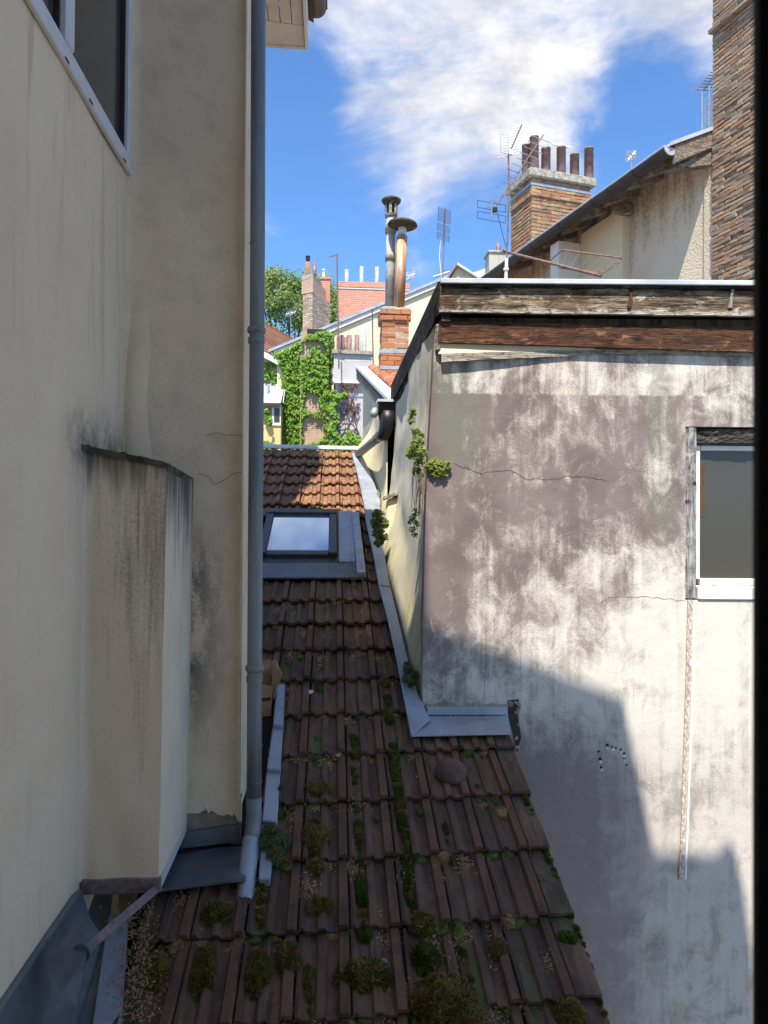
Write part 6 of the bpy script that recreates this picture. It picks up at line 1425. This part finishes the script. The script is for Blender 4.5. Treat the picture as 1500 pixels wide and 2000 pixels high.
for _ in range(46):                            # middling cushions, mostly at the course edges
    n = mr.choice((-1, -1, 0, 0, 1, 1, 2, 2, 3, 4, 5)); x = mr.uniform(-.72, .9) if n < 2 else mr.uniform(-.28, .85 if n < 5 else .4); w_ = mr.uniform(.018, .046) * (1 if n < 3 else .75)
    p_ = R(x, n * ROW + mr.choice((-.02, .0, .03, mr.uniform(0, .3))), .030); a_ = (mossg, mossb) if mr.random() < .6 else (mossb, mossb)
    sd = blobmesh(a_[0], p_ - RN * .008, w_, w_ * mr.uniform(.8, 1.3), w_ * .75, X1, RD, RN, mr, 12, 6); fuzz(a_[0], p_ - RN * .008, w_, w_, w_ * .75, X1, RD, RN, mr, sd, int(3200 * w_), .009); fuzz(a_[1], p_ - RN * .006, w_ * 1.02, w_ * 1.02, w_ * .8, X1, RD, RN, mr, sd, int(2600 * w_), .010)
# along the lower edge of each course
for n in range(-1, 21):
    s = n * ROW
    x = -0.78 if n < 2 else (-.33 if n < 6 else -1.0)
    lim = 0.98 if n < 5 else side_x(s)
    while x < lim:
        x += mr.uniform(.03, .16)
        if x > lim - .035: break
        if 10 <= n <= 13 and x < .18: continue
        if n > 13 and mr.random() < .45: continue
        if mr.random() < .35: continue
        p_ = R(x, s - .010, .016); w_ = mr.uniform(.02, .07) * (0.6 if n > 6 else 1)
        dr = mossg if mr.random() < .75 or n > 13 else mossb
        if n > 13 and mr.random() < .6: dr = mossb
        sd = blobmesh(dr, p_ - RN * .008, w_ * .7, w_ * .35, .016 + w_ * .16, X1, RD, RN, mr, 9, 4); fuzz(dr, p_ - RN * .008, w_ * .7, w_ * .35, .016 + w_ * .16, X1, RD, RN, mr, sd, int(30 + 500 * w_), .008)
for _ in range(90):                           # odd tufts
    s = mr.uniform(-.6, 7.0); x = mr.uniform(-.75, .95) if s < 1 else mr.uniform(-.3, .9 if s < 1.4 else side_x(s) - .05)
    if 3.4 < s < 5.1 and x < .2: continue
    w_ = mr.uniform(.008, .026); p_ = R(x, s, .034); dr = mossg if mr.random() < .6 else mossb
    sd = blobmesh(dr, p_ - RN * .004, w_, w_ * 1.2, w_ * .8, X1, RD, RN, mr, 8, 4); fuzz(dr, p_, w_, w_ * 1.2, w_ * .8, X1, RD, RN, mr, sd, 60, .008)
o = mossg.build('moss', M['moss_green'], norm=False); tag(o, 'small green moss growing in the joints of the roof tiles', 'moss', None, 'stuff')
o = mossb.build('dry_moss', M['moss_brown'], norm=False); tag(o, 'dry brown moss between the roof tiles', 'moss', None, 'stuff')
# dry husks and leaf bits
hk = MB()
def husk(p_, L, rng):
    n_ = (RN + V((rng.gauss(0, .35), rng.gauss(0, .35), rng.gauss(0, .35)))).normalized(); a = n_.cross(V((rng.gauss(0, 1), rng.gauss(0, 1), .1))).normalized(); b = n_.cross(a)
    i = len(hk.v); hk.v += [p_ - a * L, p_ + b * L * .35 + n_ * L * .2, p_ + a * L, p_ - b * L * .35]; hk.f.append([i, i + 1, i + 2, i + 3])
for _ in range(1500):
    s = mr.uniform(-.7, 3.4); x = mr.uniform(-.75, .98) if s < .9 else mr.uniform(-.3, .95 if s < 1.4 else .42); husk(R(x, s, .038), mr.uniform(.002, .006), mr)
cl = [(650, 1475), (575, 1600), (490, 1745), (600, 1735), (560, 1970), (790, 1720), (690, 1700), (395, 1830), (470, 1830), (585, 1470), (530, 1585), (740, 1790), (905, 1690), (1075, 1890), (350, 1760), (280, 1850), (640, 1490), (700, 1565), (890, 1870), (800, 1940), (545, 1470), (985, 1905), (860, 1725), (600, 1240), (660, 1160), (720, 1110), (680, 1085), (445, 1990), (325, 1960), (620, 1995)]
for k in range(40):
    n_ = mr.choice((-1, 0, 0, 1, 1, 2, 3, 4, 5)); x_ = mr.uniform(-.7, .9) if n_ < 2 else mr.uniform(-.28, .85 if n_ < 5 else .4); p_ = R(x_, n_ * ROW + mr.uniform(-.06, .0), .02)
    for _ in range(90): husk(p_ + X1 * mr.gauss(0, .02) + RD * mr.gauss(0, .02) + RN * abs(mr.gauss(0, .007)), mr.uniform(.004, .009), mr)
for k in range(16): cl.append((mr.uniform(530, 760), mr.uniform(1150, 1330)))
for (px, py) in cl:
    c = onroof(px, py, .03); R_ = mr.uniform(.02, .05)
    for _ in range(130): husk(c + X1 * mr.gauss(0, R_ * .6) + RD * mr.gauss(0, R_) + RN * abs(mr.gauss(0, .008)), mr.uniform(.004, .010), mr)
for _ in range(900):                           # litter in the gutter at the left and by the skylight
    c = onroof(mr.gauss(262, 22), mr.uniform(1760, 2000), .06); husk(c + RN * mr.uniform(0, .02), mr.uniform(.004, .009), mr)
for _ in range(260): husk(onroof(mr.gauss(690, 14), mr.uniform(1075, 1135), .09) + RN * mr.uniform(-.02, .01), mr.uniform(.006, .013), mr)
for _ in range(1600):                          # ochre crumbs on the sunny upper tiles
    s = mr.uniform(5.0, 7.3); x = mr.uniform(-.9, side_x(s) - .03); s = round(s / ROW) * ROW + abs(mr.gauss(0, .07)); husk(R(x, s, .04), mr.uniform(.004, .010), mr)
tag(hk.build('plant_litter', M['husk'], norm=False), 'dry brown husks and leaf litter scattered over the tiles', 'litter', None, 'stuff')
# pale bits: a few fallen leaves and droppings
for (px, py, L, lb) in ((661, 1474, .022, 'pale curled leaf on the tiles right of the stepped zinc strip'), (818, 1518, .020, 'pale scrap on the tiles just left of the round clay cap'), (606, 1352, .022, 'white bird dropping on the tiles right of the cardboard box'), (750, 1882, .022, 'pale leaf beside the bright green moss dome')):
    c = onroof(px, py, .042); mb = MB(); pts = []
    for k in range(7):
        an = 2 * math.pi * k / 7; rr_ = L * mr.uniform(.5, 1.1); pts.append(c + X1 * math.cos(an) * rr_ + RD * math.sin(an) * rr_ * 1.1 + RN * mr.uniform(0, .006))
    mb.prism(pts, RN * .002); tag(mb.build('scrap', M['chip'] if 'white' in lb else M['cardboard'] if 'leaf' in lb else M['chip'], None, origin=c), lb, 'leaf' if 'leaf' in lb else 'scrap')

# ------------------------------------------------------------------ leaves
def leaf(mb, c, n_, up, L, w_, rng):
    n_ = V(n_).normalized(); a = V(up) - n_ * V(up).dot(n_); a = a.normalized() if a.length > 1e-4 else n_.orthogonal().normalized(); b = n_.cross(a)
    i = len(mb.v); mb.v += [c - a * L * .5, c + b * w_ * .5 - a * L * .1 + n_ * L * .1, c + a * L * .5, c - b * w_ * .5 - a * L * .1 + n_ * L * .1]
    mb.f += [[i, i + 1, i + 2], [i, i + 2, i + 3]]
lr = random.Random(77)
def inpoly(x, y, P):
    r_ = False; j = len(P) - 1
    for i in range(len(P)):
        if (P[i][1] > y) != (P[j][1] > y) and x < (P[j][0] - P[i][0]) * (y - P[i][1]) / (P[j][1] - P[i][1]) + P[i][0]: r_ = not r_
        j = i
    return r_
iv = thing('ivy', at(600, 885, NY - .4) + Z1 * -5, 'large bright green ivy covering the brick chimney breast of the cream house', 'ivy')
im = MB(); IP = [(530, 690), (560, 682), (585, 668), (600, 655), (640, 645), (652, 655), (648, 720), (645, 780), (642, 830), (648, 900), (543, 900), (545, 830), (550, 770), (552, 735), (546, 712)]
IH = [[(589, 668), (606, 664), (632, 668), (640, 700), (628, 692), (622, 676), (610, 676), (604, 695), (590, 700)], [(594, 768), (600, 762), (624, 775), (626, 800), (610, 806), (592, 800)], [(589, 824), (600, 812), (632, 818), (636, 850), (628, 862), (590, 868)], [(604, 728), (616, 730), (618, 734), (606, 736)], [(618, 868), (640, 862), (642, 895), (625, 895)]]
cnt = 0
while cnt < 17000:
    px, py = lr.uniform(528, 655), lr.uniform(640, 900); jx_, jy_ = px + 5 * mnoise.noise(V((px * .13, py * .13, 0))), py + 5 * mnoise.noise(V((px * .13, py * .13, 9)))
    if not inpoly(jx_, jy_, IP) or any(inpoly(jx_, jy_, h_) for h_ in IH): continue
    out = (.36 if 588 < px < 642 else .02) + abs(lr.gauss(0, .10)) + .08 * mnoise.noise(V((px * .1, py * .1, 3)))
    c = at(px, py, NY - out); leaf(im, c, V((lr.gauss(0, .45), -1, .55 + lr.gauss(0, .35))), V((lr.gauss(0, .5), -.3, -1)), lr.uniform(.05, .12), lr.uniform(.05, .10), lr); cnt += 1
o = im.build('leaves', M['ivy_leaf'], iv, norm=False); o['kind'] = 'stuff'
sm = MB()
for k in range(12):
    x0 = lr.uniform(550, 648); sm.tube([at(x0, 900, NY - .06), at(x0 + lr.uniform(-6, 6), 820, NY - .05), at(x0 + lr.uniform(-8, 8), 740, NY - .05), at(x0 + lr.uniform(-10, 10), 700, NY - .05)], .015, 4)
sm.build('stem', M['twig'], iv)
iv2 = thing('ivy', at(680, 885, LYv) + Z1 * -4, 'green climber at the foot of the lavender flue wall', 'ivy')
im = MB()
def clump(mb, px, py, rpx, n, Yd, L0=.09, L1=.15):
    for _ in range(n):
        an = lr.uniform(0, 6.283); r_ = rpx * math.sqrt(lr.random()); c = at(px + math.cos(an) * r_, py + math.sin(an) * r_, Yd - abs(lr.gauss(0, .1))); leaf(mb, c, V((lr.gauss(0, .5), -1, .5 + lr.gauss(0, .4))), V((lr.gauss(0, .6), -.3, -1)), lr.uniform(L0, L1), lr.uniform(L0, L1) * .9, lr)
for k in range(22): clump(im, 652 + 5 * math.sin(k * .9), 770 + k * 5.5, 7, 45, LYv)
for px, py, r_ in ((664, 868, 12), (678, 862, 10), (690, 870, 12), (684, 848, 6), (698, 858, 7), (700, 872, 8), (672, 878, 12), (662, 776, 6), (672, 772, 5)): clump(im, px, py, r_, int(r_ * 16), LYv)
o = im.build('leaves', M['ivy_leaf'], iv2, norm=False); o['kind'] = 'stuff'
iv3 = thing('creeper', at(680, 780, LYv), 'bare reddish creeper twigs fanning over the lavender wall', 'creeper')
tw = MB()
def twig(px, py, an, L, d):
    if d == 0 or L < 4: return
    pts = [at(px, py, LYv + .10)]; x, y = px, py
    for k in range(4): x += math.cos(an) * L / 4; y -= math.sin(an) * L / 4; an += lr.gauss(0, .18); pts.append(at(x, y, LYv + .10))
    if x > 704: return
    tw.tube(pts, .003 + .002 * d, 4); twig(x, y, an + lr.uniform(.2, .6), L * .75, d - 1); twig(x, y, an - lr.uniform(.2, .6), L * .75, d - 1)
for a_ in (1.9, 1.5, 1.1, .8, .5, 2.2): twig(660, 860, a_, 26, 5)
for a_ in (2.6, 2.2, 1.8): twig(702, 850, a_, 24, 5)
tw.build('twigs', M['twig'], iv3)
rl = MB(); 
for px, py, r_ in ((668, 756, 8), (680, 762, 8), (692, 758, 6), (676, 775, 6), (688, 782, 4), (700, 790, 3), (690, 800, 3)): clump(rl, px, py, r_, int(r_ * 5), LYv + .08, .05, .09)
o = rl.build('leaves', M['red_leaf'], iv3, norm=False); o['kind'] = 'stuff'
iv4 = thing('ivy', at(520, 885, YY) + Z1 * -4, 'loose ivy strands hanging on the yellow house', 'ivy'); im = MB()
for px, py, r_ in ((518, 735, 9), (520, 715, 8), (533, 712, 5), (533, 730, 4), (533, 745, 3), (533, 755, 2.5), (540, 735, 7), (520, 805, 7), (524, 818, 6), (526, 826, 4), (520, 872, 10), (535, 878, 9), (510, 876, 10)): clump(im, px, py, r_, int(r_ * 9), YY + (1.25 if py < 770 else -.05))
o = im.build('leaves', M['ivy_leaf'], iv4, norm=False); o['kind'] = 'stuff'

# tree behind the chimneys
TY = 44.0; tb = at(560, 900, TY)
tr = thing('tree', V((tb.x, TY, -9)), 'large plane tree with pale green foliage behind the chimneys', 'tree')
tk_ = MB(); tx = tb.x; tk_.tube([(tx, TY, -9), (tx + .2, TY, 0), (tx + .1, TY, 6), (tx + .3, TY, 11)], [.5, .42, .3, .12], 9)
cen = []
for k in range(60):
    px, py = lr.uniform(455, 662), lr.uniform(540, 730); 
    top = 528 + 0.0030 * (px - 545) ** 2 + (14 if 575 < px < 592 else 0) + (18 if px > 640 else 0)
    if py < top + 14: py = top + 14 + lr.uniform(0, 25)
    cen.append((at(px, py, TY + lr.uniform(-2.5, 2.5)), lr.uniform(.7, 1.3)))
for px, py in ((520, 548), (533, 538), (548, 541), (566, 554), (580, 560), (596, 566), (520, 570), (545, 565), (570, 580), (651, 590), (655, 610), (648, 580), (505, 545)): cen.append((at(px, py, TY + lr.uniform(-1, 1)), lr.uniform(.55, .85)))
for c, r_ in cen[::3]:
    m_ = V((tx + .1, TY, lr.uniform(4, 8))); tk_.tube([m_, m_.lerp(c, .5) + V((0, 0, .3)), c], [.12, .07, .02], 5)
tk_.build('trunk', M['bark'], tr)
cr = MB()
for c, r_ in cen:
    for _ in range(330):
        d = V((lr.gauss(0, 1), lr.gauss(0, 1), lr.gauss(0, 1))).normalized(); p_ = c + d * r_ * (lr.random() ** .45) * V((1, 1, 1)).length / 1.732
        leaf(cr, p_, d + V((lr.gauss(0, .5), lr.gauss(0, .5) - .2, lr.gauss(0, .5) + .4)), V((lr.gauss(0, 1), lr.gauss(0, 1), -.6)), lr.uniform(.10, .2), lr.uniform(.10, .18), lr)
o = cr.build('crown', M['tree_leaf'], tr, norm=False); o['kind'] = 'stuff'

# weeds growing out of the wall corner
def weed(name, label, spots, Yf, leafm, L0, L1, stems=None, cat='plant', nl=90):
    t = thing(name, Yf(*spots[0][:2]), label, cat); a, b = MB(), MB()
    for (px, py, r_) in spots:
        c0 = Yf(px, py); Rm = r_ * c0.y / 1420
        for _ in range(int(nl * (r_ / 14) ** 1.3)):
            d = V((lr.gauss(0, 1), lr.gauss(0, 1), lr.gauss(0, 1))).normalized() * Rm * lr.random() ** .5; d.y *= .8
            leaf(a, c0 + d, V((lr.gauss(0, .6), -.8, .7 + lr.gauss(0, .5))), V((lr.gauss(0, 1), -.3, lr.gauss(0, 1))), lr.uniform(L0, L1), lr.uniform(L0, L1) * .75, lr)
            if lr.random() < .25: b.tube([c0 + V((0, .02, 0)), c0 + d * .6, c0 + d], .0012, 3)
    for st in (stems or []): b.tube([Yf(*q_) for q_ in st], .0013, 4)
    a.build('leaves', leafm, t, norm=False)['kind'] = 'stuff'
    if b.v: b.build('stems', M['dry_stem'], t, norm=False)['kind'] = 'stuff'
    return t
def cw(px, py): p_ = onp(px, py, C0 + wn_ * .02, wn_); return p_ if px > 822 else at(px, py, p_.y + .04 + (822 - px) * .004)
sst = []
for k in range(22):
    x0, y0 = lr.uniform(806, 830), lr.uniform(900, 930); sst.append([(x0, y0), (x0 + lr.uniform(-5, 6), y0 + 25), (x0 + lr.uniform(-8, 8), y0 + lr.uniform(40, 95))])
weed('wall_weed', 'leafy green weed growing out of the sunlit wall corner', [(806, 805, 9), (804, 822, 8), (812, 842, 10), (822, 850, 7), (810, 862, 10), (815, 872, 17), (806, 884, 15), (824, 884, 13), (818, 900, 13), (848, 905, 12), (860, 912, 15), (872, 908, 10), (838, 908, 12), (852, 925, 9), (814, 920, 10), (866, 925, 8), (800, 890, 7), (822, 930, 6)], cw, M['weed_leaf'], .010, .026, sst, nl=110)
weed('wall_weed', 'smaller weed tuft lower down the same wall corner', [(812, 1000, 9), (808, 1012, 10), (814, 1024, 9), (806, 1035, 8), (810, 1046, 6), (800, 1020, 6)], cw, M['weed_leaf'], .009, .02, [[(815, 950), (812, 980), (810, 1010)], [(822, 955), (818, 990), (815, 1050)]], nl=70)
weed('valley_weed', 'dark leafy plant rooted in the shaded recess beside the valley zinc', [(738, 1005, 12), (745, 1022, 14), (738, 1040, 13), (748, 1050, 10), (732, 1022, 9), (740, 1060, 9)], lambda px, py: at(px, py, 6.1), M['sedum_leaf'], .025, .05, nl=90)
weed('valley_weed', 'dark weed clump where the valley zinc meets the wall foot', [(797, 1310, 12), (808, 1320, 11), (792, 1325, 9), (803, 1334, 9), (795, 1300, 7)], lambda px, py: onroof(px, py, .12), M['sedum_leaf'], .012, .028, nl=110)
weed('sedum', 'grey green sedum tuft growing over the stepped zinc beside the spout', [(530, 1632, 22), (545, 1650, 22), (520, 1650, 18), (538, 1672, 18), (556, 1640, 14), (525, 1618, 12)], lambda px, py: onroof(px, py, .07), M['sedum_leaf'], .006, .014, nl=420)
